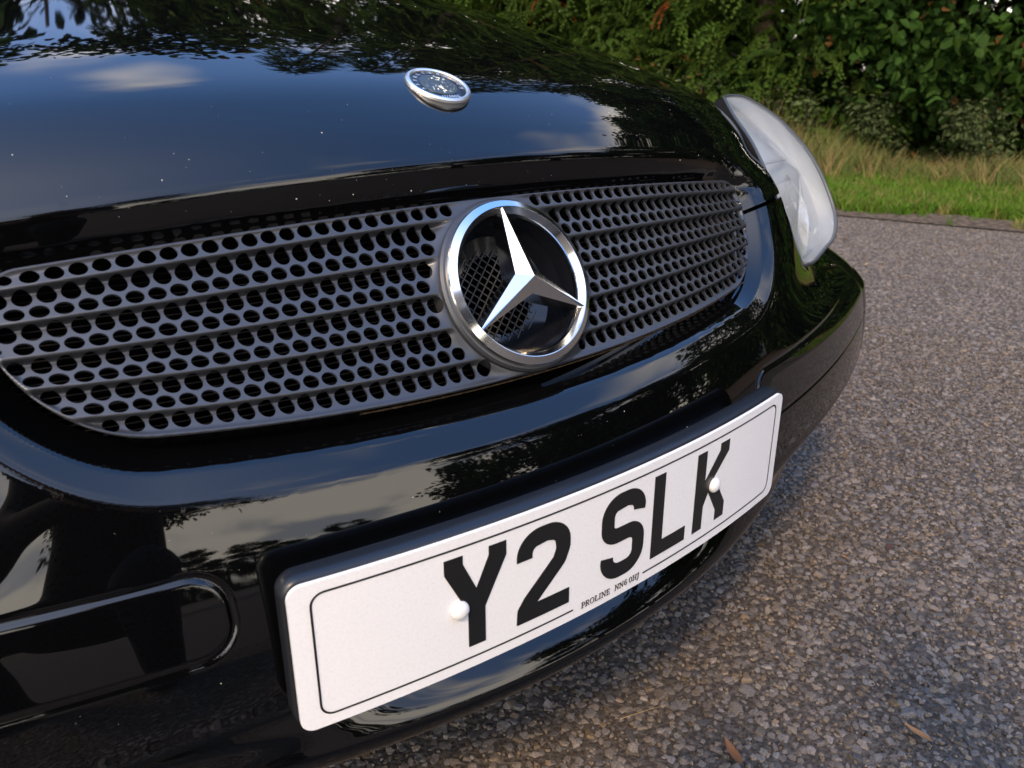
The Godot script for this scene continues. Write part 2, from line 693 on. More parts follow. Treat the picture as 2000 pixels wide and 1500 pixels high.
func build_ground() -> void:
	var soil := mat("soil", Color.WHITE, .95)
	soil.albedo_texture = noise_tex(512, .02, 3, [[0.0, lin(.035, .028, .018)], [.5, lin(.06, .048, .03)], [1.0, lin(.10, .08, .05)]])
	soil.uv1_triplanar = true
	soil.uv1_world_triplanar = true
	soil.uv1_scale = Vector3(.7, .7, .7)
	var g := quad_sheet("ground", -150, 150, -150, 150, -0.03, soil)
	g.set_meta("kind", "structure")
	# road
	var tar := mat("tar", Color.WHITE, .85)
	tar.albedo_texture = noise_tex(1024, .06, 5, [[0.0, lin(.022, .017, .013)], [.35, lin(.050, .040, .031)], [.6, lin(.085, .068, .054)], [1.0, lin(.14, .118, .10)]], true, FastNoiseLite.TYPE_CELLULAR)
	tar.uv1_triplanar = true
	tar.uv1_world_triplanar = true
	tar.uv1_scale = Vector3(2.2, 2.2, 2.2)
	var bump := noise_tex(1024, .06, 5, [], true, FastNoiseLite.TYPE_CELLULAR)
	bump.as_normal_map = true
	bump.bump_strength = 6.0
	tar.normal_enabled = true
	tar.normal_texture = bump
	tar.normal_scale = 1.0
	var road := quad_sheet("road", -6.5, 4.12, -60, 60, -0.004, tar)
	road.set_meta("kind", "structure")
	# chippings rolled into the tar: real stones where they can be told apart
	var r := RandomNumberGenerator.new()
	r.seed = 21
	var kinds := []
	for i in 8: kinds.append(stone_mesh(r))
	var sm_mat := mat("chip", Color.WHITE, .8)
	sm_mat.vertex_color_use_as_albedo = true
	sm_mat.albedo_texture = noise_tex(256, .03, 9, [[.2, lin(.40, .38, .36)], [.5, lin(.85, .84, .82)], [.8, lin(1, 1, 1)]])
	sm_mat.uv1_triplanar = true
	sm_mat.uv1_world_triplanar = true
	sm_mat.uv1_scale = Vector3(55, 55, 55)
	var eye := Vector3(-.40679, .73154, .36869)
	var all := []
	var sp := .0112
	var x := -1.5
	while x < 4.4:
		var z := -3.2
		while z < 1.45:
			var p := Vector3(x + r.randf_range(-.5, .5) * sp, 0, z + r.randf_range(-.5, .5) * sp)
			var dist := p.distance_to(eye)
			var size := r.randf_range(.0068, .0142)
			if r.randf() < .09: size *= 1.45
			var to := p - eye
			var bearing := rad_to_deg(atan2(to.x, -to.z))
			if ND.dot(p) < 4.03 and ((bearing > 14.0 and bearing < 100.0) or Vector2(to.x, to.z).length() < 1.1) and (p.x > .1 or p.z > -.35):
				var tone := clampf(r.randfn(.150, .045), .055, .30)
				var warm := r.randf_range(-.012, .022)
				if r.randf() < .05: warm = .05
				var col := Color(tone * 1.08 + warm, tone * .95 + warm * .3, tone * .85 - warm * .5)
				var b := Basis(Vector3.UP, r.randf() * TAU) * Basis(Vector3(1, 0, 0), r.randfn(0, .14)) * Basis(Vector3(0, 0, 1), r.randfn(0, .14))
				b = b.scaled_local(Vector3(size * r.randf_range(.8, 1.35), size * r.randf_range(.40, .62), size * r.randf_range(.8, 1.1)))
				p.y = -.0042 + r.randf_range(-.0010, .0010)
				all.append([dist if (p.x > .15 or p.z > .02) else dist + 1.0, Transform3D(b, p), col, r.randi() % 8])
			z += sp
		x += sp
	all.sort_custom(func(a, b): return a[0] < b[0])
	# small grit between the chips, near the lens only
	for i in 60000:
		var ang := deg_to_rad(r.randf_range(14.0, 100.0))
		var far_d := lerpf(.5, 2.6, sqrt(r.randf()))
		var p := Vector3(eye.x + sin(ang) * far_d, -.0016 + r.randf_range(-.0012, .0008), eye.z - cos(ang) * far_d)
		if p.x < .1 and p.z < -.35: continue
		var size := r.randf_range(.0028, .0068)
		var tone := clampf(r.randfn(.125, .06), .03, .36)
		var warm := r.randf_range(-.01, .03)
		var b := Basis.from_euler(Vector3(r.randfn(0, .35), r.randf() * TAU, r.randfn(0, .35))).scaled_local(Vector3(size, size * .7, size * .8))
		all.append([9.0, Transform3D(b, p), Color(tone * 1.12 + warm, tone * .93 + warm * .3, tone * .76 - warm * .4).clamp(), r.randi() % 8])
	for i in 300:
		var o := obj("stone", kinds[all[i][3]], null, road)
		o.transform = all[i][1]
		var c: Color = all[i][2]
		var key := "stone%d" % int(c.g * 90.0)
		var m2 := mat(key, lin(c.r, c.g, c.b), .8)
		o.material_override = m2
	for k in 8:
		var part := []
		for i in range(300, all.size()):
			if all[i][3] == k: part.append(all[i])
		var mm := MultiMesh.new()
		mm.transform_format = MultiMesh.TRANSFORM_3D
		mm.use_colors = true
		mm.mesh = kinds[k]
		mm.instance_count = part.size()
		for i in part.size():
			mm.set_instance_transform(i, part[i][1])
			mm.set_instance_color(i, part[i][2])
		var mi := MultiMeshInstance3D.new()
		mi.multimesh = mm
		mi.material_override = sm_mat
		mi.name = "stone_chippings"
		mi.set_meta("kind", "stuff")
		road.add_child(mi, true)

# ------------------------------------------------------------------ car
func build_car() -> void:
	var car := thing("sports_car", "black two-seat car with round star emblem, perforated grille and white plate", "car")
	var paint := mat("paint", lin(.0015, .0016, .0018), .02, 0.0, .54)
	var black := mat("black_plastic", lin(.010, .011, .013), .42)
	var deep := mat("matte_black", lin(.010, .010, .010), .95, 0.0, .2)  # near-black, so the spaces behind the openings stay dark
	# bumper
	var us := steps([[-1.30, -.80, .02], [-.80, -.46, .006], [-.46, -.32, .0022], [-.32, -.27, .0012], [-.27, .27, .004], [.27, .32, .0016], [.32, .46, .0022], [.46, .80, .005], [.80, 1.30, .02]])
	var ts := steps([[.02, .26, .006], [.26, t_of[.285] - .004, .0022], [t_of[.285] - .004, t_of[.32] + .012, .0011], [t_of[.32] + .012, t_of[.379] - .008, .003], [t_of[.379] - .008, t_of[.434] + .008, .0014], [t_of[.434] + .008, t_of[.655] - .05, .0022]])
	var bump := obj("bumper", panel(us, ts, bumper_keep), paint, car)
	# bonnet and front wings
	us = steps([[-.61, -.46, .006], [-.46, -.29, .0025], [-.29, .29, .005], [.29, .46, .0025], [.46, .61, .005]])
	ts = steps([[t_of[.585] - .004, t_of[.655] + .06, .0025], [t_of[.655] + .06, t_max - .003, .012]])
	obj("bonnet", panel(us, ts, bonnet_keep), paint, car)
	ts = steps([[t_of[.585] - .004, .92, .006], [.92, t_max - .003, .03]])
	obj("front_wing", panel(steps([[.60, 1.25, .010]]), ts, fender_keep), paint, car)
	obj("front_wing", panel(steps([[-1.25, -.60, .010]]), ts, fender_keep), paint, car)
	build_grille(car, black, deep)
	build_emblem(car, black, deep)
	build_plate(car, black)
	build_badge(car)
	build_headlight(car, 1.0)
	build_headlight(car, -1.0)
	build_rest(car, paint, black, deep)
	build_dirt(car)

func build_grille(car: Node3D, black: Material, deep: Material) -> void:
	var gm := mat("grille_paint", lin(.072, .075, .082), .36, .6)
	var du := .00131 * 1.0
	var us := steps([[-.375, .375, .00118]])
	var vs := steps([[-.080, .082, .00112]])
	var nu := us.size()
	var nv := vs.size()
	var p := PackedVector3Array()
	var f := PackedFloat32Array()
	p.resize(nu * nv)
	f.resize(nu * nv)
	var per := .02823
	var sp := .01312
	var lip0 := .0612
	for i in nu:
		var u := us[i]
		for j in nv:
			var v := vs[j]
			var sc := 1.0 - (2.1 if v > 0.0 else 2.6) * u * u
			var w := v / sc
			var out := grille_sdf(u, v)
			var dc := Vector2(u, v).length()
			var s := fposmod((lip0 - w) / per, 1.0)
			var hgt := -.0066 * sm(0.0, .15, s) * (1.0 - s) / .86
			hgt *= sm(.0, .006, -out) * sm(.072, .084, dc)
			p[i * nv + j] = grille_pt(u, v, -.008 + hgt - .010 * sm(-.0022, .002, out))
			# holes
			var best := -1.0
			for rowi in 10:
				var k := rowi / 2
				var rc := .0684 - per * k
				var ru := .0055
				var rv := .0054
				var off := .5
				if rowi % 2 == 1:
					rc -= .54 * per
					ru = .0055
					rv = .0067
					off = 0.0
				if absf(w - rc) > .0085: continue
				var uc: float = (roundf(u / sp - off) + off) * sp
				var vc: float = rc * (1.0 - (2.1 if rc > 0.0 else 2.6) * uc * uc)
				if Vector2(uc, vc).length() < .0772: continue
				var room := -grille_sdf(uc, vc) - .0014
				var shrink := clampf(room / .0064, 0.0, 1.0)
				if shrink < .35: continue
				var e := Vector2((u - uc) / (ru * shrink), (w - rc) / (rv * shrink)).length()
				best = maxf(best, (1.0 - e) * .005)
			f[i * nv + j] = maxf(maxf(out + .001, .0705 - dc), best if best > -.9 else -1.0)
	var gr := obj("grille", clip_grid(p, grid_normals(p, nu, nv), f, nu, nv, .0022), gm, car)
	# closed dark box added behind the grille so its holes look black
	us = steps([[-.39, .39, .02]])
	vs = steps([[-.095, .095, .02]])
	nu = us.size()
	nv = vs.size()
	p = PackedVector3Array()
	f = PackedFloat32Array()
	for i in nu:
		for j in nv:
			p.append(grille_pt(us[i], vs[j], -.130 if (i > 0 and i < nu - 1 and j > 0 and j < nv - 1) else -.012))
			f.append(-1.0)
	obj("dark_grille_box", clip_grid(p, grid_normals(p, nu, nv), f, nu, nv), deep, gr)
	# radiator fins inside the dark box
	var fv := PackedVector3Array()
	var fi := PackedInt32Array()
	for k in 34:
		var v := -.085 + .005 * k
		for i in 25:
			var u := lerpf(-.372, .372, i / 24.0)
			fv.append_array([grille_pt(u, v, -.062), grille_pt(u, v, -.118), grille_pt(u, v + .0008, -.118), grille_pt(u, v + .0008, -.062)])
			if i > 0:
				var b := fv.size() - 8
				for e in 4:
					var e2 := (e + 1) % 4
					fi.append_array([b + e, b + e2, b + 4 + e, b + e2, b + 4 + e2, b + 4 + e])
	obj("radiator_fins", face_mesh(fv, fi), deep, gr)

func tilted(parent: Node3D, called: String, at: Vector3, ang: float) -> Node3D:
	var o := Node3D.new()
	o.name = called
	parent.add_child(o, true)
	o.transform = Transform3D(Basis(Vector3.RIGHT, Vector3(0, cos(ang), -sin(ang)), Vector3(0, sin(ang), cos(ang))), at)
	return o

func build_emblem(car: Node3D, black: Material, deep: Material) -> void:
	var chrome := mat("chrome", lin(.74, .74, .73), .13, 1.0)
	var gloss := mat("gloss_black", lin(.006, .007, .010), .12)
	var e := tilted(car, "star_emblem", Vector3(0, YS, ZS), .5065)
	obj("ring", lathe([Vector2(.0580, -.016), Vector2(.0582, -.0025), Vector2(.0587, -.0015), Vector2(.0624, .0036), Vector2(.0630, .0037), Vector2(.0687, .0005), Vector2(.0694, -.0008), Vector2(.0694, -.014)], 128), chrome, e)
	obj("collar", lathe([Vector2(.0690, -.0036), Vector2(.0712, -.0040), Vector2(.0730, -.0060), Vector2(.0740, -.020)], 128), mats["grille_paint"], e)
	obj("bowl", lathe([Vector2(.0578, -.006), Vector2(.056, -.020), Vector2(.050, -.034), Vector2(.034, -.040)], 96), gloss, e)
	# the three-pointed star: six ridged facets and their sides
	var v := PackedVector3Array()
	var idx := PackedInt32Array()
	var tip := []
	var notch := []
	for k in 3:
		var a := deg_to_rad(90.0 + 120.0 * k)
		tip.append(Vector3(cos(a) * .0628, sin(a) * .0628, .0030))
		var b := a + deg_to_rad(60)
		notch.append(Vector3(cos(b) * .0122, sin(b) * .0122, .0075))
	var apex := Vector3(0, 0, .0165)
	for k in 3:
		var t: Vector3 = tip[k]
		for sg in [0, 2]:
			var n: Vector3 = notch[(k + sg) % 3]
			var side_n := (t - Vector3(0, 0, t.z)).normalized().rotated(Vector3(0, 0, 1), PI / 2.0 if sg == 0 else -PI / 2.0) * .0009
			var t2 := t + side_n + Vector3(0, 0, -.0012)
			var base := v.size()
			v.append_array([apex, t, t2, n, n + Vector3(0, 0, -.020), t2 + Vector3(0, 0, -.014)])
			if sg == 0:
				idx.append_array([base, base + 2, base + 1, base, base + 3, base + 2, base + 3, base + 4, base + 2, base + 2, base + 4, base + 5])
			else:
				idx.append_array([base, base + 1, base + 2, base, base + 2, base + 3, base + 3, base + 2, base + 4, base + 2, base + 5, base + 4])
	obj("star", face_mesh(v, idx), chrome, e)
	# wire mesh behind
	var st := PackedVector3Array()
	var ii := PackedInt32Array()
	for dir in 2:
		for k in range(-8, 9):
			var o := k * .0066
			var half := sqrt(maxf(0.0, .0525 * .0525 - o * o))
			if half < .004: continue
			var d := Vector3(1, 1, 0).normalized() if dir == 0 else Vector3(1, -1, 0).normalized()
			var c := Vector3(-d.y, d.x, 0)
			var zz := -.0375 if dir == 0 else -.0385
			var q := [c * (o - .00045) - d * half, c * (o + .00045) - d * half, c * (o + .00045) + d * half, c * (o - .00045) + d * half]
			var base := st.size()
			for w in q: st.append(w + Vector3(0, 0, zz))
			for w in q: st.append(w + Vector3(0, 0, zz - .0009))
			ii.append_array([base, base + 1, base + 2, base, base + 2, base + 3])
			for s in 4:
				var s2 := (s + 1) % 4
				ii.append_array([base + s, base + s2, base + 4 + s2, base + s, base + 4 + s2, base + 4 + s])
	obj("wire_mesh", face_mesh(st, ii), mat("wire", lin(.045, .045, .045), .6), e)
	var disc := lathe([Vector2(.050, -.034), Vector2(.046, -.085), Vector2(.0005, -.086)], 48)  # dark cup added behind the mesh to blacken its gaps
	obj("dark_backing", disc, deep, e)

func build_plate(car: Node3D, black: Material) -> void:
	var pl := Node3D.new()
	pl.name = "number_plate"
	car.add_child(pl, true)
	var white := mat("plate_white", Color.WHITE, .16)
	white.albedo_texture = noise_tex(512, .12, 41, [[.0, lin(.55, .54, .52)], [.12, lin(.78, .78, .78)], [.6, lin(.82, .82, .82)], [1.0, lin(.84, .84, .84)]])
	white.uv1_triplanar = true
	white.uv1_scale = Vector3(5, 5, 5)
	var ink := mat("plate_ink", lin(.010, .010, .010), .3)
	obj("panel", plate_solid(round_rect(-.26, -.0555, .26, .0555, .010), -.0030, 0.0), white, pl)
	# holder: loft from the plate's back to the bumper
	var v := PackedVector3Array()
	var n := PackedVector3Array()
	var levels := [[.0004, -.0030, .010], [.0018, -.0036, .0115], [.0030, -.0060, .0125], [.0036, -.0100, .0130], [.0036, -.0150, .0130], [.0028, -.0190, .0125], [.0006, -.0220, .0115], [-.006, -.0240, .010], [-.016, -.0248, .009], [-.020, -.060, .009]]
	var cnt := 0
	for lv in levels:
		var o := PackedVector2Array()
		for q in round_rect(-.26 - lv[0], -.0535 - minf(lv[0], 0.0), .26 + lv[0], .0555 + lv[0], lv[2], 10):
			o.append(q)
		# resample so that the long sides follow the curve
		var dense := PackedVector2Array()
		for i in o.size():
			var a := o[i]
			var b := o[(i + 1) % o.size()]
			var sub := maxi(1, int(absf(b.x - a.x) / .015)) if absf(b.x - a.x) > .1 else 1
			if absf(b.x - a.x) > .1: sub = 34
			for k in sub: dense.append(a.lerp(b, float(k) / sub))
		cnt = dense.size()
		for q in dense: v.append(plate_pt(q.x, q.y, lv[1]))
	var idx := PackedInt32Array()
	for l in levels.size() - 1:
		for i in cnt:
			var a := l * cnt + i
			var b := l * cnt + (i + 1) % cnt
			idx.append_array([a, a + cnt, b, b, a + cnt, b + cnt])
	var st := SurfaceTool.new()
	st.begin(Mesh.PRIMITIVE_TRIANGLES)
	st.set_smooth_group(0)
	for q in v: st.add_vertex(q)
	for k in idx: st.add_index(k)
	st.generate_normals()
	var hm := mat("holder_plastic", lin(.010, .012, .016), .33)
	obj("holder", st.commit(), hm, pl)
	# border line, broken for the maker's line at the foot
	var rail := PackedVector2Array()
	rail.append(Vector2(.039, -.0465))
	rail.append(Vector2(.237, -.0465))
	rail.append_array(arc(.237, -.0375, .009, .009, -90, 0, 6))
	rail.append_array(arc(.237, .0385, .009, .009, 0, 90, 6))
	rail.append_array(arc(-.237, .0385, .009, .009, 90, 180, 6))
	rail.append_array(arc(-.237, -.0375, .009, .009, 180, 270, 6))
	rail.append(Vector2(-.041, -.0465))
	var bv := PackedVector3Array()
	var bn := PackedVector3Array()
	var bi := PackedInt32Array()
	var fine := PackedVector2Array()
	for i in rail.size() - 1:
		var L := rail[i].distance_to(rail[i + 1])
		var sub := maxi(1, int(L / .02))
		for k in sub: fine.append(rail[i].lerp(rail[i + 1], float(k) / sub))
	fine.append(rail[-1])
	for i in fine.size():
		var d := (fine[mini(i + 1, fine.size() - 1)] - fine[maxi(i - 1, 0)]).normalized()
		var c := Vector2(-d.y, d.x) * .00075
		for sgn in [-1.0, 1.0]:
			var q: Vector2 = fine[i] + c * sgn
			bv.append(plate_pt(q.x, q.y, .0004))
			bn.append((plate_pt(q.x, q.y, 1) - plate_pt(q.x, q.y, 0)).normalized())
	for i in fine.size() - 1:
		var a := i * 2
		bi.append_array([a, a + 1, a + 2, a + 1, a + 3, a + 2])
	obj("border_line", mesh_of(bv, bn, bi), ink, pl)
	for L in [["Y", -.1550], ["2", -.0957], ["S", -.0130], ["L", .0475], ["K", .1060]]:
		var first := true
		for poly in letter_polys(L[0]):
			var moved := PackedVector2Array()
			for q in poly: moved.append(q + Vector2(L[1], -.0368))
			if Geometry2D.is_polygon_clockwise(moved): moved.reverse()
			var o := obj("letter", plate_solid(moved, 0.0, .0005), ink, pl)
			o.set_meta("label", "black plate character " + L[0])
			first = false
	var font := SystemFont.new()
	font.font_names = PackedStringArray(["Droid Serif"])
	for w in [["PROLINE", -.0165], ["NN6 0HJ", .0195]]:
		var tm := TextMesh.new()
		tm.text = w[0]
		tm.font = font
		tm.font_size = 32
		tm.pixel_size = .0055 / 24.0
		tm.depth = .0003
		var o := obj("maker_line", tm, ink, pl)
		var c := plate_pt(w[1], -.0466, .0004)
		var th: float = PK * w[1]
		o.transform = Transform3D(Basis(Vector3.UP, th), c)
	var capm := mat("cap_white", lin(.80, .80, .79), .22)
	for q in [Vector2(-.1440, -.002), Vector2(.1345, .0023)]:
		var pr := []
		for i in 9:
			var a := PI / 2.0 * i / 8.0
			pr.append(Vector2(.0070 * cos(a), .0015 + .0042 * sin(a)))
		pr.insert(0, Vector2(.0070, 0))
		var o := obj("screw_cap", lathe(pr, 32), capm, pl)
		o.transform = Transform3D(Basis(Vector3.UP, PK * q.x), plate_pt(q.x, q.y, 0))

func build_badge(car: Node3D) -> void:
	var tb := y_to_t(.7035)
	while prof(tb).y > -.2325: tb += .0005
	var dt := prof(tb + .012) - prof(tb - .012)
	var slope := atan2(-dt.y, dt.x)
	var b := tilted(car, "bonnet_badge", Vector3(0, prof(tb).x, prof(tb).y) + Vector3(0, sin(slope), cos(slope)) * .0026, lerpf(slope, 1.178, .5))
	var silver := mat("badge_silver", lin(.82, .82, .80), .34, .9)
	var dark := mat("badge_black", lin(.005, .006, .008), .1)
	var grey := mat("badge_grey", lin(.11, .135, .135), .35, .7)
	obj("rim", lathe([Vector2(.0240, -.0012), Vector2(.0243, .0004), Vector2(.0254, .0013), Vector2(.0270, .0012), Vector2(.0283, .0000), Vector2(.0288, -.0018), Vector2(.0284, -.0030), Vector2(.0278, -.0032), Vector2(.0279, -.0070)], 96), silver, b)
	obj("enamel_disc", lathe([Vector2(.0240, -.0008), Vector2(.0002, -.0004)], 64), dark, b)
	obj("crest", lathe([Vector2(.0168, -.0005), Vector2(.0166, .0001), Vector2(.0158, .0002), Vector2(.0002, .0004)], 64), grey, b)
	# raised wreath and tree shapes on the crest
	var r := RandomNumberGenerator.new()
	r.seed = 4
	var st := PackedVector3Array()
	var ii := PackedInt32Array()
	for k in 70:
		var a := r.randf() * TAU
		var rad := sqrt(r.randf()) * .0145
		var c := Vector3(cos(a) * rad, sin(a) * rad, .0004)
		var d := Vector3(cos(a + .9), sin(a + .9), 0)
		var e := Vector3(-d.y, d.x, 0)
		var base := st.size()
		st.append_array([c - d * .0016, c + e * .0005, c + d * .0016, c - e * .0005, c + Vector3(0, 0, .0006)])
		ii.append_array([base, base + 4, base + 1, base + 1, base + 4, base + 2, base + 2, base + 4, base + 3, base + 3, base + 4, base])
	obj("relief", face_mesh(st, ii), mat("badge_relief", lin(.30, .34, .36), .4, .7), b)
	var font := SystemFont.new()
	font.font_names = PackedStringArray(["Droid Sans"])
	font.font_weight = 700
	var put := func(txt: String, ang: float, rad: float, size: float) -> void:
		var tm := TextMesh.new()
		tm.text = txt
		tm.font = font
		tm.font_size = 24
		tm.pixel_size = size / 18.0
		tm.depth = .0003
		var o := obj("lettering", tm, silver, b)
		o.transform = Transform3D(Basis(Vector3(0, 0, 1), ang - PI / 2.0), Vector3(cos(ang) * rad, sin(ang) * rad, .0001))
	var word := "AFFALTERBACH"
	for i in word.length():
		put.call(word[i], deg_to_rad(200.0 - 220.0 * i / (word.length() - 1)), .0205, .0036)
	var tm2 := TextMesh.new()
	tm2.text = "///AMG"
	tm2.font = font
	tm2.font_size = 24
	tm2.pixel_size = .0040 / 18.0
	tm2.depth = .0003
	var o2 := obj("lettering", tm2, silver, b)
	o2.position = Vector3(0, -.0205, .0001)

var lamp_edge := [[.585, .480, -.215], [.615, .478, -.219], [.660, .488, -.231], [.685, .499, -.235], [.700, .515, -.242], [.712, .534, -.255], [.717, .560, -.273], [.716, .587, -.291], [.710, .613, -.310], [.698, .635, -.328], [.680, .656, -.345], [.655, .676, -.366], [.625, .688, -.376], [.585, .689, -.376], [.565, .682, -.358], [.535, .665, -.319], [.505, .643, -.271], [.487, .620, -.238], [.480, .593, -.214], [.485, .564, -.200], [.505, .532, -.194], [.545, .499, -.204]]

func smooth_mesh(v: PackedVector3Array, idx: PackedInt32Array) -> ArrayMesh:
	var st := SurfaceTool.new()
	st.begin(Mesh.PRIMITIVE_TRIANGLES)
	st.set_smooth_group(0)
	for q in v: st.add_vertex(q)
	for k in idx: st.add_index(k)
	st.generate_normals()
	return st.commit()

func build_headlight(car: Node3D, sgn: float) -> void:
	var h := Node3D.new()
	h.name = "headlight"
	car.add_child(h, true)
	var n := Vector3(.40 * sgn, .50, .77).normalized()
	var ctl := PackedVector3Array()
	for q in lamp_edge: ctl.append(Vector3(q[0] * sgn, q[1], q[2]))
	var edge := PackedVector3Array()
	var m := ctl.size()
	for i in m:
		for k in 4:
			edge.append(ctl[i].cubic_interpolate(ctl[(i + 1) % m], ctl[(i + m - 1) % m], ctl[(i + 2) % m], k / 4.0))
	var c := Vector3.ZERO
	for q in edge: c += q
	c /= edge.size()
	var dome := func(scale: float, lift: float, drop: float) -> ArrayMesh:
		var v := PackedVector3Array()
		var idx := PackedInt32Array()
		var cnt := edge.size()
		var rings := 10
		for r in rings + 1:
			var f := float(r) / rings
			for i in cnt:
				var p: Vector3 = c.lerp(edge[i], f * scale)
				v.append(p + n * (lift * (1.0 - f * f) - drop))
		for r in rings:
			for i in cnt:
				var a := r * cnt + i
				var b := r * cnt + (i + 1) % cnt
				if sgn > 0: idx.append_array([a, a + cnt, b, b, a + cnt, b + cnt])
				else: idx.append_array([a, b, a + cnt, b, b + cnt, a + cnt])
		return smooth_mesh(v, idx)
	var glass := mat("lamp_glass", Color(.92, .94, .94, .20), .05)
	glass.transparency = BaseMaterial3D.TRANSPARENCY_ALPHA
	var refl := mat("lamp_reflector", lin(.40, .42, .43), .42, .35)
	var ribs := mat("lamp_ribs", lin(.70, .74, .77), .2, .2)
	obj("lens", dome.call(1.0, .016, 0.0), glass, h)
	obj("reflector", dome.call(.985, .002, .024), refl, h)
	# wall and seal
	var v := PackedVector3Array()
	var idx := PackedInt32Array()
	var cnt := edge.size()
	for lv in [0.001, -.034]:
		for q in edge: v.append(q + n * lv)
	for i in cnt:
		var b := (i + 1) % cnt
		if sgn > 0: idx.append_array([i, b, i + cnt, b, b + cnt, i + cnt])
		else: idx.append_array([i, i + cnt, b, b, i + cnt, b + cnt])
	obj("housing", smooth_mesh(v, idx), mats["matte_black"], h)
	# bright liner inside the wall
	var lv2 := PackedVector3Array()
	var li2 := PackedInt32Array()
	for lv in [-.002, -.026]:
		for q in edge: lv2.append(c.lerp(q, .982) + n * lv)
	for i in cnt:
		var b := (i + 1) % cnt
		li2.append_array([i, i + cnt, b, b, i + cnt, b + cnt])
	obj("liner", smooth_mesh(lv2, li2), mats["lamp_reflector"], h)
	var path := edge.duplicate()
	path.append(edge[0])
	var rad := PackedFloat32Array()
	for q in path: rad.append(.0022)
	obj("seal", tube(path, rad, 8, false), mat("seal_grey", lin(.05, .055, .06), .35), h)
	# bowls inside
	var along: Vector3 = (ctl[13] - ctl[0]).normalized()
	for bw in [[-.040, .044]]:
		var pr := []
		for i in 11:
			var f := float(i) / 10.0
			pr.append(Vector2(bw[1] * f + .0005, .017 * f * f))
		var o := obj("bowl", lathe(pr, 40), mat("lamp_chrome", lin(.55, .56, .57), .26, .8), h)
		var xx := Vector3.UP.cross(n).normalized()
		o.transform = Transform3D(Basis(xx, n.cross(xx), n), c + along * bw[0] - n * .020)
		var bl := obj("bulb", lathe([Vector2(.007, .001), Vector2(.007, .010), Vector2(.004, .014), Vector2(.0003, .015)], 20), mat("lamp_bulb", lin(.75, .66, .50), .2), h)
		bl.transform = o.transform
	# ledges between the lamp's chambers
	for q in [[17, 8, .5], [19, 6, .5], [21, 3, .35]]:
		var a: Vector3 = ctl[q[0]].lerp(ctl[q[1]], .10)
		var b: Vector3 = ctl[q[0]].lerp(ctl[q[1]], .84)
		var lv := PackedVector3Array()
		var li := PackedInt32Array()
		for i in 9:
			var w := a.lerp(b, i / 8.0)
			lv.append_array([w - n * .026, w - n * .019, w - n * .019 + along * .003, w - n * .026 + along * .003])
		for i in 8:
			var o := i * 4
			for e in 3: li.append_array([o + e, o + e + 1, o + e + 4, o + e + 1, o + e + 5, o + e + 4])
		obj("ledge", face_mesh(lv, li), refl, h)
	# moulded flutes on the inside of the lens
	for k in 16:
		var f := .04 + .030 * k
		var top: Vector3 = ctl[18].lerp(ctl[7], f)
		var bot: Vector3 = ctl[21].lerp(ctl[2], f)
		var pts := PackedVector3Array()
		var rr := PackedFloat32Array()
		for i in 9:
			var s := i / 8.0
			pts.append(top.lerp(bot, s) + n * (.012 * sin(PI * s) - .008))
			rr.append(.0009)
		obj("flute", tube(pts, rr, 6), glass, h)

func build_dirt(car: Node3D) -> void:
	# grit lying in the joint under the grille, and specks of dust on the paint
	var r := RandomNumberGenerator.new()
	r.seed = 61
	var pts := PackedVector3Array()
	var rad := PackedFloat32Array()
	for i in 140:
		var u := lerpf(-.16, .33, i / 139.0)
		pts.append(grille_pt(u, grille_bot(u) - .0004, -.0175))
		rad.append(.0007 + .0003 * sin(i * 1.7) * r.randf())
	var grit := mat("grit", Color.WHITE, .95)
	grit.albedo_texture = noise_tex(128, .09, 31, [[0.0, lin(.02, .012, .006)], [.5, lin(.07, .040, .016)], [1.0, lin(.18, .11, .05)]])
	grit.uv1_triplanar = true
	grit.uv1_scale = Vector3(30, 30, 30)
	obj("grit_line", tube(pts, rad, 6), grit, car)
	var v := PackedVector3Array()
	var idx := PackedInt32Array()
	for k in 260:
		var u := r.randf_range(-.42, .42)
		var t: float = t_of[.655] + pow(r.randf(), 2.0) * .55 - .012 + .0 * u
		if k > 200:
			u = r.randf_range(-.38, .30)
			t = r.randf_range(t_of[.32], t_of[.47])
		var p := skin(u, t)
		var n := (skin(u + .002, t) - p).cross(skin(u, t + .002) - p).normalized()
		var x := n.cross(Vector3.RIGHT).normalized()
		var y := n.cross(x)
		var s := .00018 + .0006 * pow(r.randf(), 5.0)
		var b := v.size()
		v.append(p + n * s * .6)
		for i in 5:
			var a := TAU * i / 5.0
			v.append(p + (x * cos(a) + y * sin(a)) * s * r.randf_range(.6, 1.2))
		for i in 5: idx.append_array([b, b + 1 + i, b + 1 + (i + 1) % 5])
	var o := obj("dust_specks", smooth_mesh(v, idx), mat("dust", lin(.55, .52, .47), .9), car)
	o.set_meta("kind", "stuff")

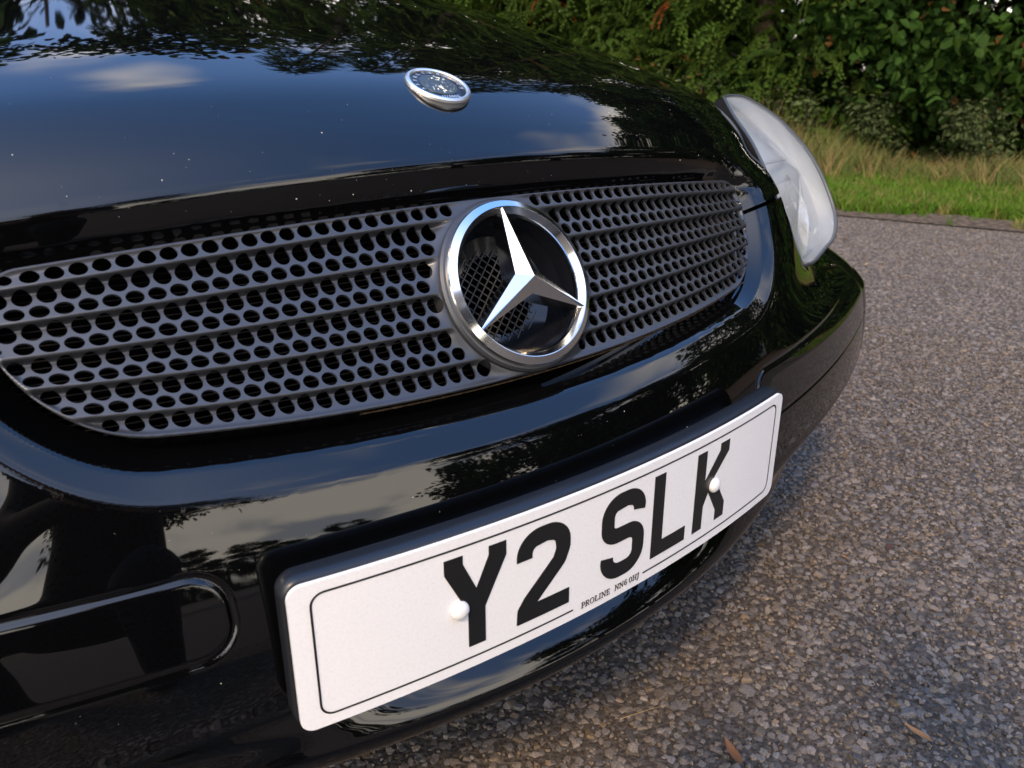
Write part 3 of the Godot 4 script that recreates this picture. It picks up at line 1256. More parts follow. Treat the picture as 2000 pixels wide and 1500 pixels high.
func build_rest(car: Node3D, paint: Material, black: Material, deep: Material) -> void:
	# sides, cabin, tail and wheels, behind what the lens sees
	for sg in [-1.0, 1.0]:
		var us := steps([[0.0, 1.0, .02]])
		var ts := steps([[0.0, 1.0, .05]])
		var p := PackedVector3Array()
		var f := PackedFloat32Array()
		for i in us.size():
			var z := lerpf(-.62, -3.86, us[i])
			for j in ts.size():
				var y := lerpf(.22, .62 + .20 * sm(.15, .5, us[i]), ts[j])
				var x := .838 + .02 * sin(PI * us[i]) - .05 * pow(ts[j] - .45, 2) * 4.0 * .25 - .05 * sm(.85, 1.0, us[i])
				p.append(Vector3(x * sg, y, z))
				var wheel := 1e9
				for wz in [-.86, -3.26]:
					wheel = minf(wheel, Vector2(z - wz, y - .31).length() - .345)
				f.append(-wheel)
		obj("side_panel", clip_grid(p, grid_normals(p, us.size(), ts.size(), sg < 0), f, us.size(), ts.size(), .02), paint, car)
		for wz in [-.86, -3.26]:
			var w := Node3D.new()
			w.name = "wheel"
			car.add_child(w, true)
			w.transform = Transform3D(Basis(Vector3.UP, PI / 2.0 * sg), Vector3(.70 * sg, .308, wz))
			obj("tyre", lathe([Vector2(.19, -.10), Vector2(.28, -.105), Vector2(.305, -.08), Vector2(.308, 0), Vector2(.305, .08), Vector2(.28, .105), Vector2(.21, .10)], 48), mat("rubber", lin(.02, .02, .02), .8), w)
			obj("rim", lathe([Vector2(.21, .10), Vector2(.20, .06), Vector2(.06, .075), Vector2(.001, .08)], 48), mat("alloy", lin(.5, .5, .5), .3, 1.0), w)
	var tops := [[-1.44, .915, .62], [-2.02, 1.225, .52], [-2.75, 1.20, .50], [-3.15, .95, .60], [-3.95, .88, .66], [-4.0, .40, .70]]
	var names := ["windscreen", "roof", "rear_window", "boot_lid", "rear_panel"]
	var glass := mat("screen_glass", lin(.01, .012, .014), .03)
	var cloth := mat("soft_top", lin(.012, .012, .013), .8)
	for k in 5:
		var a: Array = tops[k]
		var b: Array = tops[k + 1]
		var us := steps([[-1.0, 1.0, .1]])
		var ts := steps([[0.0, 1.0, .1]])
		var p := PackedVector3Array()
		var f := PackedFloat32Array()
		for i in us.size():
			for j in ts.size():
				var w := lerpf(a[2], b[2], ts[j])
				var drop := .05 * us[i] * us[i] + .10 * pow(absf(us[i]), 8)
				p.append(Vector3(w * us[i] * 1.12, lerpf(a[1], b[1], ts[j]) - drop + .02 * sin(PI * ts[j]), lerpf(a[0], b[0], ts[j]) - .06 * us[i] * us[i]))
				f.append(-1.0)
		obj(names[k], clip_grid(p, grid_normals(p, us.size(), ts.size()), f, us.size(), ts.size()), [glass, cloth, glass, paint, paint][k], car)
	var fl := BoxMesh.new()
	fl.size = Vector3(1.3, .04, 3.0)
	var u := obj("underbody", fl, deep, car)
	u.position = Vector3(0, .21, -2.1)
	var eb := BoxMesh.new()
	eb.size = Vector3(1.1, .02, .9)
	var e := obj("engine_bay", eb, deep, car)
	e.position = Vector3(0, .42, -.75)

# ------------------------------------------------------------------ plants
func multi(called: String, mesh: Mesh, m: Material, xf: Array, cols: Array, parent: Node) -> MultiMeshInstance3D:
	var mm := MultiMesh.new()
	mm.transform_format = MultiMesh.TRANSFORM_3D
	mm.use_colors = true
	mm.mesh = mesh
	mm.instance_count = xf.size()
	for i in xf.size():
		mm.set_instance_transform(i, xf[i])
		mm.set_instance_color(i, cols[i])
	var o := MultiMeshInstance3D.new()
	o.multimesh = mm
	o.material_override = m
	if parent == null:
		o.name = numbered(called)
		add_child(o)
	else:
		o.name = called
		parent.add_child(o, true)
	return o

func leaf_mat(key: String) -> StandardMaterial3D:
	var m := mat(key, Color.WHITE, .75, 0.0, .25)
	m.vertex_color_use_as_albedo = true
	m.cull_mode = BaseMaterial3D.CULL_DISABLED
	m.backlight_enabled = true
	m.backlight = Color(.25, .25, .25)
	return m

func blade_tuft(r: RandomNumberGenerator, n: int, h: float, spread: float, lean: float, wid: float) -> ArrayMesh:
	var v := PackedVector3Array()
	var idx := PackedInt32Array()
	for i in n:
		var a := r.randf() * TAU
		var b := Vector3(cos(a), 0, sin(a)) * r.randf() * spread
		var dir := Vector3(r.randfn(0, lean), 1, r.randfn(0, lean)).normalized()
		var hh := h * r.randf_range(.55, 1.1)
		var sd := Vector3(r.randfn(0, 1), 0, r.randfn(0, 1)).normalized() * wid
		var bend := Vector3(dir.x, 0, dir.z) * hh * .5
		var base := v.size()
		v.append_array([b - sd, b + sd, b + dir * hh * .55 - sd * .8, b + dir * hh * .55 + sd * .8, b + dir * hh + bend])
		idx.append_array([base, base + 1, base + 2, base + 1, base + 3, base + 2, base + 2, base + 3, base + 4])
	return face_mesh(v, idx)

func build_verge() -> void:
	var soil2 := mat("verge_soil", Color.WHITE, .95)
	soil2.albedo_texture = noise_tex(512, .03, 8, [[.2, lin(.04, .028, .018)], [.5, lin(.095, .068, .045)], [.8, lin(.17, .13, .09)]])
	soil2.uv1_triplanar = true
	soil2.uv1_world_triplanar = true
	soil2.uv1_scale = Vector3(1.3, 1.3, 1.3)
	var strip := quad_sheet("verge_soil", 4.02, 60, -60, 60, .004, soil2)
	strip.set_meta("kind", "structure")
	var r := RandomNumberGenerator.new()
	r.seed = 5
	var gmat := leaf_mat("grass_blade")
	var tufts := []
	for k in 4: tufts.append(blade_tuft(r, 14, .062, .03, .38, .0020))
	for k in 4:
		var xf := []
		var cols := []
		for i in 12000:
			var a := 4.20 + pow(r.randf(), .8) * 2.2 - .22 * pow(r.randf(), 5.0)
			var s := r.randf_range(-7.5, 2.8)
			if a < 4.26 + .10 * sin(s * 2.3) + .06 * sin(s * 7.1) and r.randf() < .8: continue
			xf.append(Transform3D(Basis(Vector3.UP, r.randf() * TAU).scaled(Vector3.ONE * r.randf_range(.7, 1.5)), side(a, s, .004)))
			var g := r.randf_range(.75, 1.2)
			var c := Color(.078 * g, .165 * g, .014 * g)
			if r.randf() < .22: c = Color(.17 * g, .17 * g, .04 * g)
			if r.randf() < .08: c = Color(.22 * g, .17 * g, .08 * g)
			cols.append(c)
		var o := multi("grass", tufts[k], gmat, xf, cols, null)
		tag(o, "short green grass on the verge between road and hedge", "grass", "", "stuff")
	# tall dry grass in front of the hedge
	var tall := []
	for k in 3: tall.append(blade_tuft(r, 14, .42, .07, .16, .0026))
	for k in 3:
		var xf := []
		var cols := []
		for i in 620:
			var s := r.randf_range(-7.0, 2.8)
			var a := 5.75 + r.randfn(0, .22) + .15 * sin(s * 1.7)
			var big := .30 + .62 * exp(-pow((s + 1.1) / .75, 2)) + .2 * sm(.2, 1.0, sin(s * 4.1))
			xf.append(Transform3D(Basis(Vector3.UP, r.randf() * TAU).scaled(Vector3(1, big * r.randf_range(.7, 1.2), 1)), side(a, s, .004)))
			var g := r.randf_range(.7, 1.2)
			var c := Color(.23 * g, .18 * g, .075 * g)
			if r.randf() < .4: c = Color(.09 * g, .13 * g, .03 * g)
			cols.append(c)
		var o := multi("tall_grass", tall[k], gmat, xf, cols, null)
		tag(o, "tall straw-coloured grass at the foot of the hedge", "grass", "", "stuff")

func leaf_cluster(r: RandomNumberGenerator, n: int, ln: float, wd: float, spread: float) -> ArrayMesh:
	var v := PackedVector3Array()
	var idx := PackedInt32Array()
	for i in n:
		var c := Vector3(r.randfn(0, 1), r.randfn(0, 1), r.randfn(0, 1)) * spread * .5
		var d := Vector3(r.randfn(0, 1), r.randfn(-.5, .6), r.randfn(0, 1)).normalized()
		var up := Vector3(r.randfn(0, .5), 1, r.randfn(0, .5)).normalized()
		var sd := d.cross(up).normalized() * wd
		var nn := sd.cross(d).normalized() * wd * .35
		var L := ln * r.randf_range(.7, 1.2)
		var base := v.size()
		v.append_array([c, c + d * L * .35 + sd + nn, c + d * L * .35 - sd + nn, c + d * L * .75 + sd * .75 + nn * .6, c + d * L * .75 - sd * .75 + nn * .6, c + d * L, c + d * L * .5])
		idx.append_array([base, base + 1, base + 6, base, base + 6, base + 2, base + 1, base + 3, base + 6, base + 2, base + 6, base + 4, base + 6, base + 3, base + 5, base + 6, base + 5, base + 4])
	return face_mesh(v, idx)

func conifer_spray(r: RandomNumberGenerator) -> ArrayMesh:
	# a drooping flat frond about 0.3 m long, along +x
	var v := PackedVector3Array()
	var idx := PackedInt32Array()
	for f in 2:
		var yaw := r.randf_range(-.5, .5)
		var tilt := r.randf_range(-.3, .3)
		for k in 14:
			var s := (k + .6) / 14.0
			var base_p := Vector3(.27 * s, .05 * s - .19 * s * s, r.randfn(0, .004))
			for sd in [-1.0, 1.0]:
				var L := .060 * (1.1 - s * .7) * r.randf_range(.7, 1.3)
				var dir := Vector3(.8 + r.randfn(0, .15), -.45 - .4 * r.randf(), (.55 + r.randfn(0, .2)) * sd).normalized()
				var wv := Vector3(.0048, .002, 0)
				var b := v.size()
				for q in [base_p - wv, base_p + wv, base_p + dir * L, base_p + dir * L * .5 + Vector3(.004, -.012, -.010 * sd)]:
					v.append((q as Vector3).rotated(Vector3.UP, yaw).rotated(Vector3.RIGHT, tilt))
				idx.append_array([b, b + 2, b + 1, b, b + 3, b + 2])
	return face_mesh(v, idx)

var sprays := []
var leafs := []
var bark: StandardMaterial3D

func trunk_mesh(r: RandomNumberGenerator, h: float, rad: float, limbs: int, spread: float, from: float) -> ArrayMesh:
	var st := SurfaceTool.new()
	st.begin(Mesh.PRIMITIVE_TRIANGLES)
	var path := PackedVector3Array()
	var rr := PackedFloat32Array()
	for i in 7:
		var f := i / 6.0
		path.append(Vector3(r.randfn(0, .04) * f, h * f - .05, r.randfn(0, .04) * f))
		rr.append(rad * (1.0 - .85 * f) * (1.25 if i == 0 else 1.0))
	st.append_from(tube(path, rr, 9), 0, Transform3D())
	for k in limbs:
		var f := lerpf(from, .95, float(k) / limbs)
		var a := k * 2.4 + r.randf()
		var L := spread * (1.15 - f) * r.randf_range(.7, 1.1)
		var b := Vector3(0, h * f, 0)
		var e := b + Vector3(cos(a) * L, L * .25, sin(a) * L)
		st.append_from(tube(PackedVector3Array([b, b.lerp(e, .5) + Vector3(0, L * .08, 0), e]), PackedFloat32Array([rad * .3 * (1.1 - f), rad * .2 * (1.1 - f), rad * .06]), 6), 0, Transform3D())
	return st.commit()

# real leaf geometry gathered into one crown mesh, with its own tints
func gather(src: ArrayMesh, xf: Array, cols: Array) -> ArrayMesh:
	var arr := src.surface_get_arrays(0)
	var sv: PackedVector3Array = arr[Mesh.ARRAY_VERTEX]
	var sn: PackedVector3Array = arr[Mesh.ARRAY_NORMAL]
	var v := PackedVector3Array()
	var n := PackedVector3Array()
	var c := PackedColorArray()
	var m := sv.size()
	v.resize(m * xf.size())
	n.resize(m * xf.size())
	c.resize(m * xf.size())
	var k := 0
	for i in xf.size():
		var t: Transform3D = xf[i]
		var nb := t.basis.orthonormalized()
		var col: Color = cols[i]
		for j in m:
			v[k] = t * sv[j]
			n[k] = nb * sn[j]
			c[k] = col
			k += 1
	var a := []
	a.resize(Mesh.ARRAY_MAX)
	a[Mesh.ARRAY_VERTEX] = v
	a[Mesh.ARRAY_NORMAL] = n
	a[Mesh.ARRAY_COLOR] = c
	var out := ArrayMesh.new()
	out.add_surface_from_arrays(Mesh.PRIMITIVE_TRIANGLES, a)
	return out

# unit conifer: 1 high, radius about 0.18
func conifer_crown(sd: int, count: int) -> ArrayMesh:
	var r := RandomNumberGenerator.new()
	r.seed = sd
	var xf := []
	var cols := []
	var h := 7.0
	var rad := 1.3
	for i in count:
		var f := pow(r.randf(), 1.9)
		var y := .12 + f * h
		var R := rad * pow(1.0 - f, .55)
		var a := r.randf() * TAU
		R *= 1.0 + .20 * sin(a * 5.0 + f * 31.0 + sd * 1.3) * sin(f * 47.0 + a * 2.0)
		var q := R * (1.0 - .6 * pow(r.randf(), 2.4))
		var p := Vector3(cos(a) * q, y, sin(a) * q)
		var b := Basis(Vector3.UP, -a + r.randfn(0, .45)) * Basis(Vector3(0, 0, 1), r.randfn(-.1, .3)) * Basis(Vector3.RIGHT, r.randfn(0, .5))
		xf.append(Transform3D(b.scaled(Vector3.ONE * r.randf_range(.75, 1.4)), p))
		var g := r.randf_range(.6, 1.3)
		var c := Color(.042 * g, .076 * g, .011 * g)
		if r.randf() < .004: c = Color(.15, .05, .012)
		cols.append(c)
	return gather(sprays[sd % sprays.size()], xf, cols)

func leaf_crown(sd: int, count: int, h: float, rad: float, low: float, tint: Color, kind: int, clumps_n: int) -> ArrayMesh:
	var r := RandomNumberGenerator.new()
	r.seed = sd
	var clumps := []
	for i in clumps_n:
		var f := pow(r.randf(), 1.25)
		var a := r.randf() * TAU
		var y := lerpf(low, h, f)
		var R := rad * sqrt(maxf(0.05, 1.0 - pow(f * 1.5 - .55, 2) * .8)) * sqrt(r.randf_range(.15, 1.0))
		clumps.append([Vector3(cos(a) * R, y, sin(a) * R), rad * r.randf_range(.20, .40)])
	var xf := []
	var cols := []
	for i in count:
		var c: Array = clumps[r.randi() % clumps.size()]
		var d := Vector3(r.randfn(0, 1), r.randfn(0, 1), r.randfn(0, 1)).normalized() * pow(r.randf(), .4)
		var p: Vector3 = c[0] + d * c[1] * Vector3(1, .8, 1)
		if p.y < .04: p.y = .04 + r.randf() * .1
		xf.append(Transform3D(Basis.from_euler(Vector3(r.randfn(0, .4), r.randf() * TAU, r.randfn(0, .4))).scaled(Vector3.ONE * r.randf_range(.7, 1.3)), p))
		var g := r.randf_range(.55, 1.35)
		var k := Color(tint.r * g, tint.g * g, tint.b * g)
		if r.randf() < .015: k = Color(.14, .07, .02)
		cols.append(k)
	return gather(leafs[kind], xf, cols)

func tree(called: String, at: Vector3, turn: float, size: Vector3, crown: Mesh, trunk: Mesh, leaf: Material, label: String, cat: String, group: String) -> void:
	var t := thing(called, label, cat, group, at)
	t.rotation.y = turn
	t.scale = size
	obj("trunk", trunk, bark, t)
	obj("crown", crown, leaf, t)

func build_trees() -> void:
	bark = mat("bark", Color.WHITE, .9)
	bark.albedo_texture = noise_tex(256, .05, 14, [[0.0, lin(.02, .015, .01)], [1.0, lin(.09, .07, .05)]])
	bark.uv1_triplanar = true
	bark.uv1_scale = Vector3(3, 1, 3)
	var r := RandomNumberGenerator.new()
	r.seed = 33
	for k in 3: sprays.append(conifer_spray(r))
	leafs.append(leaf_cluster(r, 8, .085, .028, .20))
	leafs.append(leaf_cluster(r, 9, .050, .012, .12))
	leafs.append(leaf_cluster(r, 6, .20, .060, .40))
	var needle := leaf_mat("needle")
	var leafm := leaf_mat("leaf")
	var cone := []
	for k in 3: cone.append([conifer_crown(100 + k, 3000), trunk_mesh(r, 6.6, .10, 16, 1.15, .06)])
	var leafy := []
	for k in 3: leafy.append([leaf_crown(300 + k, 4600, 5.6, 1.45, .12, Color(.026, .058, .010), 0, 40), trunk_mesh(r, 4.6, .11, 12, 1.4, .10)])
	var order := ["farthest down the road", "second from the far end", "third from the far end", "fourth from the far end", "fifth from the far end", "sixth from the far end", "seventh from the far end", "eighth from the far end", "ninth from the far end", "tenth from the far end", "behind the bonnet badge", "right of the badge", "over the headlight", "last before the leafy trees"]
	var n := 13
	for k in n:
		var s := lerpf(-19.0, -1.5, pow(float(k) / (n - 1), .9))
		var big := r.randf_range(.95, 1.25)
		tree("conifer_tree", side(7.0 + r.randfn(0, .12), s), r.randf() * TAU, Vector3(1, big, 1), cone[k % 3][0], cone[k % 3][1], needle, "drooping green conifer in the hedge, " + order[k + (1 if k == 12 else 0)], "tree", "conifers in the hedge beside the road")
	var where := ["nearest the conifers", "second from the conifers", "third from the conifers", "fourth from the conifers", "fifth from the conifers", "sixth from the conifers", "farthest from the conifers"]
	for k in 7:
		tree("leafy_tree", side(7.35 + r.randfn(0, .15), -.2 + 1.5 * k), r.randf() * TAU, Vector3.ONE * r.randf_range(.95, 1.2), leafy[k % 3][0], leafy[k % 3][1], leafm, "dark leafy tree in the hedge, " + where[k], "tree", "leafy trees in the hedge")
	var low := leaf_crown(400, 300, .72, .34, .05, Color(.060, .082, .032), 1, 14)
	var lowt := trunk_mesh(r, .6, .012, 9, .3, .1)
	var spots := [[6.0, -2.75], [6.1, -2.25], [6.05, -1.75], [6.15, -1.1], [6.2, -.45], [6.1, .2]]
	for k in 6:
		tree("low_shrub", side(spots[k][0], spots[k][1]), r.randf() * TAU, Vector3.ONE * r.randf_range(.65, 1.0), low, lowt, leafm, "low grey-green shrub at the hedge's foot, " + ["left end of the row", "second from the left", "third from the left", "fourth from the left", "fifth from the left", "right end of the row"][k], "shrub", "low shrubs at the hedge foot")
	# out-of-view trees beside, behind and ahead, placed to darken the paint's reflections
	var far := []
	for k in 2: far.append([leaf_crown(500 + k, 2600, 7.5, 2.7, 1.0, Color(.032, .060, .014), 2, 30), trunk_mesh(r, 6.0, .16, 14, 2.6, .15)])
	var high := [leaf_crown(520, 2400, 10.0, 3.4, 3.6, Color(.032, .060, .014), 2, 24), trunk_mesh(r, 8.5, .17, 12, 3.2, .38)]
	var across := [[Vector3(6.6, 0, 9.6), .95, "close ahead on the right"], [Vector3(9.6, 0, 9.4), 1.05, "second close on the right"], [Vector3(12.5, 0, 8.0), 1.0, "third close on the right"], [Vector3(-17, 0, 2), 1.0, "left of the car"], [Vector3(-15, 0, -5), 1.1, "behind on the left"], [Vector3(-8.5, 0, -11), 1.35, "tall behind on the left"], [Vector3(-3.5, 0, -11.5), 1.3, "tall behind the tail"], [Vector3(1.5, 0, -12), 1.25, "tall behind on the right"]]
	for k in across.size():
		var q: Array = across[k]
		tree("unseen_roadside_tree", q[0], r.randf() * TAU, Vector3.ONE * q[1], far[k % 2][0], far[k % 2][1], leafm, "unseen broad green roadside tree, " + q[2], "tree", "trees across the road")
	tree("unseen_high_tree", Vector3(-2.6, 0, 13.7), 0.0, Vector3.ONE, high[0], high[1], leafm, "unseen tall tree with a bare trunk and high crown, mirrored in the bumper", "tree", "")  # out of view, placed for the dark foliage reflected in the bumper
	var ends := ["leftmost", "second from the left", "third from the left", "fourth from the left", "fifth from the left", "sixth from the left", "seventh from the left", "eighth from the left", "ninth from the left", "tenth from the left", "tenth from the right", "ninth from the right", "eighth from the right", "seventh from the right", "sixth from the right", "fifth from the right", "fourth from the right", "third from the right", "second from the right", "rightmost"]
	for k in 20:  # out of view, gives the bumper its low reflected tree line
		var q := Vector3(-30 + 2.3 * k + r.randfn(0, .3), -.3, 38 + r.randfn(0, 1.0))
		tree("unseen_distant_tree", q, r.randf() * TAU, Vector3(1.5, r.randf_range(.45, .8), 1.5), leafy[k % 3][0], leafy[k % 3][1], leafm, "unseen tree of the far line ahead of the car, " + ends[k], "tree", "far tree line ahead of the car")
	for k in 8:
		tree("rear_hedge_tree", side(8.9 + .5 * (k % 2), -6.4 + 1.45 * k), r.randf() * TAU, Vector3.ONE * 1.15, leafy[k % 3][0], leafy[k % 3][1], leafm, "leafy tree standing behind the hedge, " + ["leftmost", "second from the left", "third from the left", "fourth from the left", "fourth from the right", "third from the right", "second from the right", "rightmost"][k], "tree", "trees behind the hedge")

func build_litter() -> void:
	var r := RandomNumberGenerator.new()
	r.seed = 77
	var spots := [[.775, -.102, .016, "dark red-brown fallen leaf on the chippings, right of the plate", lin(.09, .025, .010), .3], [.692, -.131, .014, "small orange fallen leaf beside the dark red one", lin(.30, .14, .04), 1.4], [.422, .115, .030, "long orange-brown leaf lying near the lower right corner", lin(.32, .15, .05), 1.5], [.228, -.003, .034, "curled brown leaf at the bottom, nearest the bumper", lin(.24, .10, .035), 1.1], [1.409, -.211, .018, "yellow leaf fragment on the road at the right edge", lin(.36, .20, .06), .8], [2.632, -1.159, .035, "pale leaf on the road beyond the headlight", lin(.34, .22, .10), .2], [3.026, -1.472, .04, "pale brown leaf on the road below the headlight", lin(.30, .20, .10), 1.9], [1.302, -.51, .018, "ochre leaf fragment beside the bumper's corner", lin(.30, .18, .04), .6]]
	for q in spots:
		var L: float = q[2] * .75
		var v := PackedVector3Array()
		var idx := PackedInt32Array()
		var n := 7
		for i in n:
			var f := i / float(n - 1)
			var w := L * .22 * sin(PI * pow(f, .8)) + .0004
			var lift := .30 * L * pow(absf(f - .5) * 2.0, 2) * .5
			v.append(Vector3((f - .5) * L * 1.6, .001 + lift + w * .7, -w))
			v.append(Vector3((f - .5) * L * 1.6, .001 + lift, 0))
			v.append(Vector3((f - .5) * L * 1.6, .001 + lift + w * .4, w))
		for i in n - 1:
			var b := i * 3
			idx.append_array([b, b + 3, b + 1, b + 1, b + 3, b + 4, b + 1, b + 4, b + 2, b + 2, b + 4, b + 5])
		var m := StandardMaterial3D.new()
		m.albedo_color = q[4]
		m.roughness = .7
		m.cull_mode = BaseMaterial3D.CULL_DISABLED
		var o := obj("fallen_leaf", smooth_mesh(v, idx), m)
		o.transform = Transform3D(Basis(Vector3.UP, q[5]), Vector3(q[0], .0045, q[1]))
		tag(o, q[3], "leaf", "fallen leaves on the road")
	var pts := PackedVector3Array()
	var rr := PackedFloat32Array()
	for i in 9:
		var f := i / 8.0
		pts.append(Vector3(f * .062, .0055 + .004 * sin(PI * f), -.012 * f * f))
		rr.append(.00042 * (1.1 - f * .6))
	var tw := obj("dry_needle", tube(pts, rr, 6), mat("straw", lin(.36, .24, .11), .7))
	tw.position = Vector3(.165, 0, -.118)
	tw.rotation.y = -.5
	tag(tw, "thin straw-coloured needle on the chippings below the plate", "needle")

# ------------------------------------------------------------------ the photographer, mirrored in the bumper
func nets(bones: Array, cell: float, k: float, v: PackedVector3Array, c: PackedColorArray, idx: PackedInt32Array) -> void:
	var lo := Vector3.ONE * 1e9
	var hi := -lo
	for b in bones:
		for e in 2:
			var rr: float = b[2 + e] + cell * 3.0
			lo = lo.min(b[e] - Vector3.ONE * rr)
			hi = hi.max(b[e] + Vector3.ONE * rr)
	var n := Vector3i(((hi - lo) / cell).ceil()) + Vector3i.ONE
	var f := PackedFloat32Array()
	f.resize(n.x * n.y * n.z)
	for b in bones:
		var a: Vector3 = b[0]
		var d: Vector3 = b[1] - b[0]
		var L := maxf(d.length_squared(), 1e-9)
		var m: float = maxf(b[2], b[3]) + cell * 2.5
		var p0 := Vector3i(((a.min(b[1]) - Vector3.ONE * m - lo) / cell).floor()).max(Vector3i.ZERO)
		var p1 := Vector3i(((a.max(b[1]) + Vector3.ONE * m - lo) / cell).ceil()).min(n - Vector3i.ONE)
		for x in range(p0.x, p1.x + 1):
			for y in range(p0.y, p1.y + 1):
				for z in range(p0.z, p1.z + 1):
					var p := lo + Vector3(x, y, z) * cell
					var s := clampf((p - a).dot(d) / L, 0.0, 1.0)
					var dist: float = p.distance_to(a + d * s) - lerpf(b[2], b[3], s)
					f[(x * n.y + y) * n.z + z] += exp(-k * dist)
	var ids := {}
	var sx := n.y * n.z
	var sy := n.z
	var corner := [0, 1, sy, sy + 1, sx, sx + 1, sx + sy, sx + sy + 1]
	for x in n.x - 1:
		for y in n.y - 1:
			for z in n.z - 1:
				var i := x * sx + y * sy + z
				var cnt := 0
				for o in corner:
					if f[i + o] > 1.0: cnt += 1
				if cnt == 0 or cnt == 8: continue
				var acc := Vector3.ZERO
				var hits := 0
				for e in 12:
					var ax: int = e / 4
					var q: int = e % 4
					var st: int = [sx, sy, 1][ax]
					var o1: int = [sy, sx, sx][ax]
					var o2: int = [1, 1, sy][ax]
					var a := i + (o1 if q & 1 else 0) + (o2 if q & 2 else 0)
					var fa := -log(maxf(f[a], 1e-9))
					var fb := -log(maxf(f[a + st], 1e-9))
					if (fa < 0.0) == (fb < 0.0): continue
					var g := a
					var p := Vector3(g / sx, (g % sx) / sy, g % sy)
					p[ax] += fa / (fa - fb)
					acc += p
					hits += 1
				ids[i] = v.size()
				var pos := lo + acc / hits * cell
				v.append(pos)
				var best := 1e9
				var col := Color.BLACK
				for b in bones:
					var q := Geometry3D.get_closest_point_to_segment(pos, b[0], b[1])
					var dd: float = q.distance_to(pos) - (b[2] + b[3]) * .5
					if dd < best:
						best = dd
						col = b[4]
				c.append(col)
	for i in ids:
		for ax in 3:
			var st: int = [sx, sy, 1][ax]
			var o1: int = [sy, sx, sx][ax]
			var o2: int = [1, 1, sy][ax]
			if (f[i] > 1.0) == (f[i + st] > 1.0): continue
			if not (ids.has(i - o1) and ids.has(i - o2) and ids.has(i - o1 - o2)): continue
			idx.append_array([ids[i], ids[i - o1], ids[i - o1 - o2], ids[i], ids[i - o1 - o2], ids[i - o2]])

func soft_mesh(v: PackedVector3Array, c: PackedColorArray, idx: PackedInt32Array) -> ArrayMesh:
	# orient every face outwards by flood through the shared normals of the mesh's volume
	var st := SurfaceTool.new()
	st.begin(Mesh.PRIMITIVE_TRIANGLES)
	st.set_smooth_group(0)
	for i in v.size():
		st.set_color(c[i])
		st.add_vertex(v[i])
	for k in idx: st.add_index(k)
	st.generate_normals()
	return st.commit()

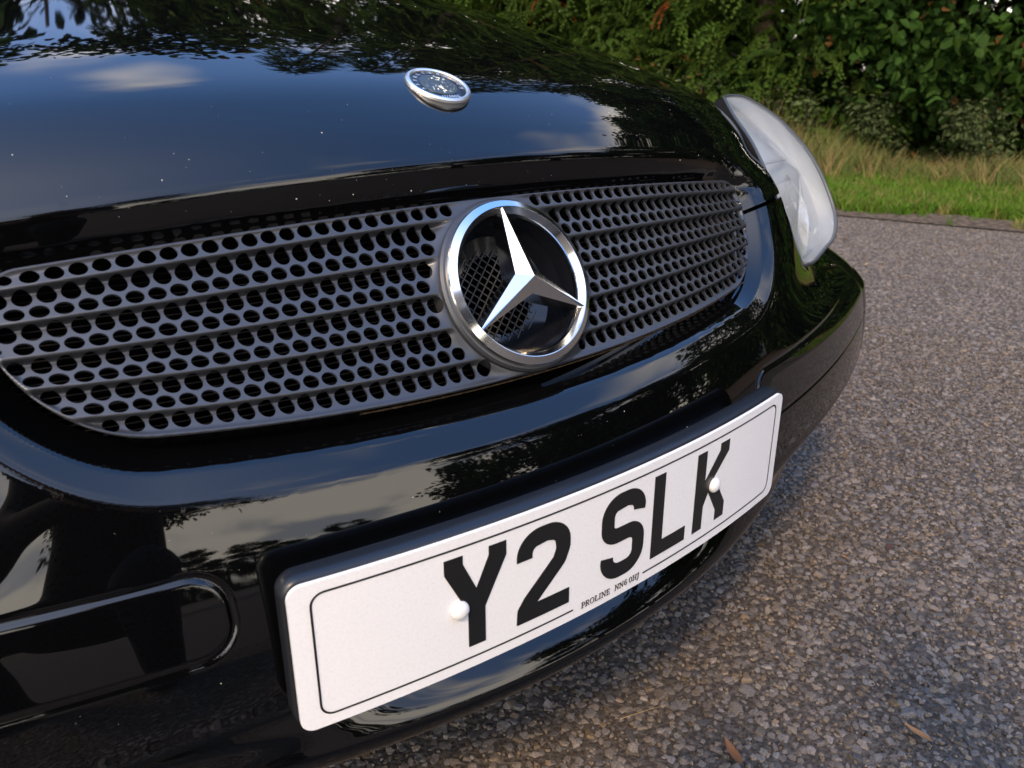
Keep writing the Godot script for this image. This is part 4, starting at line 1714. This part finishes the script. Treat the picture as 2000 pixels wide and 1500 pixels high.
func build_photographer() -> void:
	var jacket := Color(.006, .007, .011)
	var jeans := Color(.010, .016, .034)
	var shoe := Color(.02, .018, .016)
	var skin_c := Color(.42, .25, .17)
	var V := func(x: float, y: float, z: float) -> Vector3: return Vector3(x, y, z)
	var hl: Vector3 = V.call(-.75, .47, 1.08)
	var hr: Vector3 = V.call(-.58, .47, 1.08)
	var kl: Vector3 = V.call(-.86, .51, .72)
	var kr: Vector3 = V.call(-.49, .51, .76)
	var al: Vector3 = V.call(-.85, .10, .95)
	var ar: Vector3 = V.call(-.52, .10, .98)
	var chest: Vector3 = V.call(-.62, .84, .93)
	var sl: Vector3 = V.call(-.80, .95, .88)
	var sr: Vector3 = V.call(-.46, .97, .86)
	var el: Vector3 = V.call(-.84, .72, .72)
	var er: Vector3 = V.call(-.40, .74, .72)
	var wl: Vector3 = V.call(-.545, .715, .535)
	var wr: Vector3 = V.call(-.385, .70, .535)
	var head: Vector3 = V.call(-.54, 1.15, .74)
	var look := Vector3(.35, -.45, -.82).normalized()
	var bones := [
		[V.call(-.665, .48, 1.09), V.call(-.645, .66, 1.02), .150, .150, jacket], [V.call(-.645, .66, 1.02), chest, .150, .165, jacket],
		[chest, V.call(-.60, .98, .86), .150, .075, jacket], [sl, sr, .075, .075, jacket], [V.call(-.60, .98, .85), V.call(-.565, 1.07, .79), .058, .055, skin_c],
		[head + Vector3(0, .035, .01), head + look * .015 + Vector3(0, -.045, 0), .092, .070, skin_c], [head + look * .05 + Vector3(0, -.075, 0), head + look * .06 + Vector3(0, -.085, 0), .036, .034, skin_c],
		[sl, el, .064, .050, jacket], [el, wl, .048, .034, jacket], [sr, er, .064, .050, jacket], [er, wr, .048, .034, jacket],
		[hl, kl, .092, .066, jeans], [kl, al, .064, .046, jeans], [hr, kr, .092, .066, jeans], [kr, ar, .064, .046, jeans], [hl, hr, .12, .12, jeans],
		[al + Vector3(0, -.045, .03), al + Vector3(.01, -.062, -.19), .045, .036, shoe], [ar + Vector3(0, -.045, .03), ar + Vector3(.02, -.062, -.19), .045, .036, shoe]]
	var v := PackedVector3Array()
	var c := PackedColorArray()
	var idx := PackedInt32Array()
	nets(bones, .016, 55.0, v, c, idx)
	var face := [[head + look * .085 + Vector3(0, -.005, 0), head + look * .103 + Vector3(0, -.030, 0), .010, .014, skin_c]]
	var across := look.cross(Vector3.UP).normalized()
	for sg in [-1.0, 1.0]:
		face.append([head + across * .088 * sg + Vector3(0, .01, .01), head + across * .092 * sg + Vector3(0, -.03, 0), .014, .010, skin_c])
	nets(face, .005, 160.0, v, c, idx)
	# hands closed round the sides of the camera body
	for hd in [[wl, 1.0], [wr, -1.0]]:
		var w: Vector3 = hd[0]
		var sg: float = hd[1]
		var fwd := Vector3(.45 * sg * .4, .03, -1.0).normalized()
		var palm: Vector3 = w + fwd * .075
		var hb := [[w, palm, .030, .034, skin_c]]
		for k in 4:
			var up := Vector3(0, .033 - .021 * k, 0)
			var L: float = [.040, .046, .043, .034][k]
			var p0 := palm + up * .8
			var p1 := p0 + fwd * L
			var p2 := p1 + (fwd * .35 + Vector3(sg, 0, 0) * .9).normalized() * L * .75
			hb.append([palm, p0, .016, .0105, skin_c])
			hb.append([p0, p1, .0105, .0095, skin_c])
			hb.append([p1, p2, .0095, .0075, skin_c])
		var t0 := w + fwd * .035 + Vector3(sg * .01, .028, 0)
		hb.append([t0, t0 + Vector3(sg * .02, .022, -.03), .012, .0105, skin_c])
		hb.append([t0 + Vector3(sg * .02, .022, -.03), t0 + Vector3(sg * .042, .020, -.048), .0105, .008, skin_c])
		nets(hb, .006, 130.0, v, c, idx)
	var pm := mat("person_cloth", Color.WHITE, .85)
	pm.vertex_color_use_as_albedo = true
	pm.cull_mode = BaseMaterial3D.CULL_DISABLED
	var who := thing("person", "person in dark jacket and blue jeans squatting behind the camera, mirrored in bumper", "person")
	obj("body", soft_mesh(v, c, idx), pm, who)
	var hv := PackedVector3Array()
	var hc := PackedColorArray()
	var hi := PackedInt32Array()
	var hair := Color(.02, .013, .008)
	nets([[head + Vector3(0, .055, .025), head + Vector3(0, .01, .045), .092, .082, hair], [head + look * .03 + Vector3(0, .082, 0), head + Vector3(0, .085, .03), .055, .06, hair]], .010, 90.0, hv, hc, hi)
	obj("hair", soft_mesh(hv, hc, hi), pm, who)
	# the camera in the hands, just behind the lens point
	var eye := Vector3(-.40679, .73154, .36869)
	var back := Vector3(-.5874946, .3734121, .7179231)
	var cam := thing("held_camera", "black compact camera held in the squatting person's hands", "camera")
	cam.transform = Transform3D(Basis(Vector3(.7769035, .0120257, .6295048), Vector3(.2264312, .9275876, -.2971702), back).orthonormalized(), eye + back * .03)
	var body := BoxMesh.new()
	body.size = Vector3(.125, .082, .045)
	var bo := obj("camera_body", body, mats["black_plastic"], cam)
	bo.position = Vector3(0, 0, .055)
	obj("camera_lens", lathe([Vector2(.020, -.012), Vector2(.029, -.010), Vector2(.030, .034)], 40), mats["black_plastic"], cam)
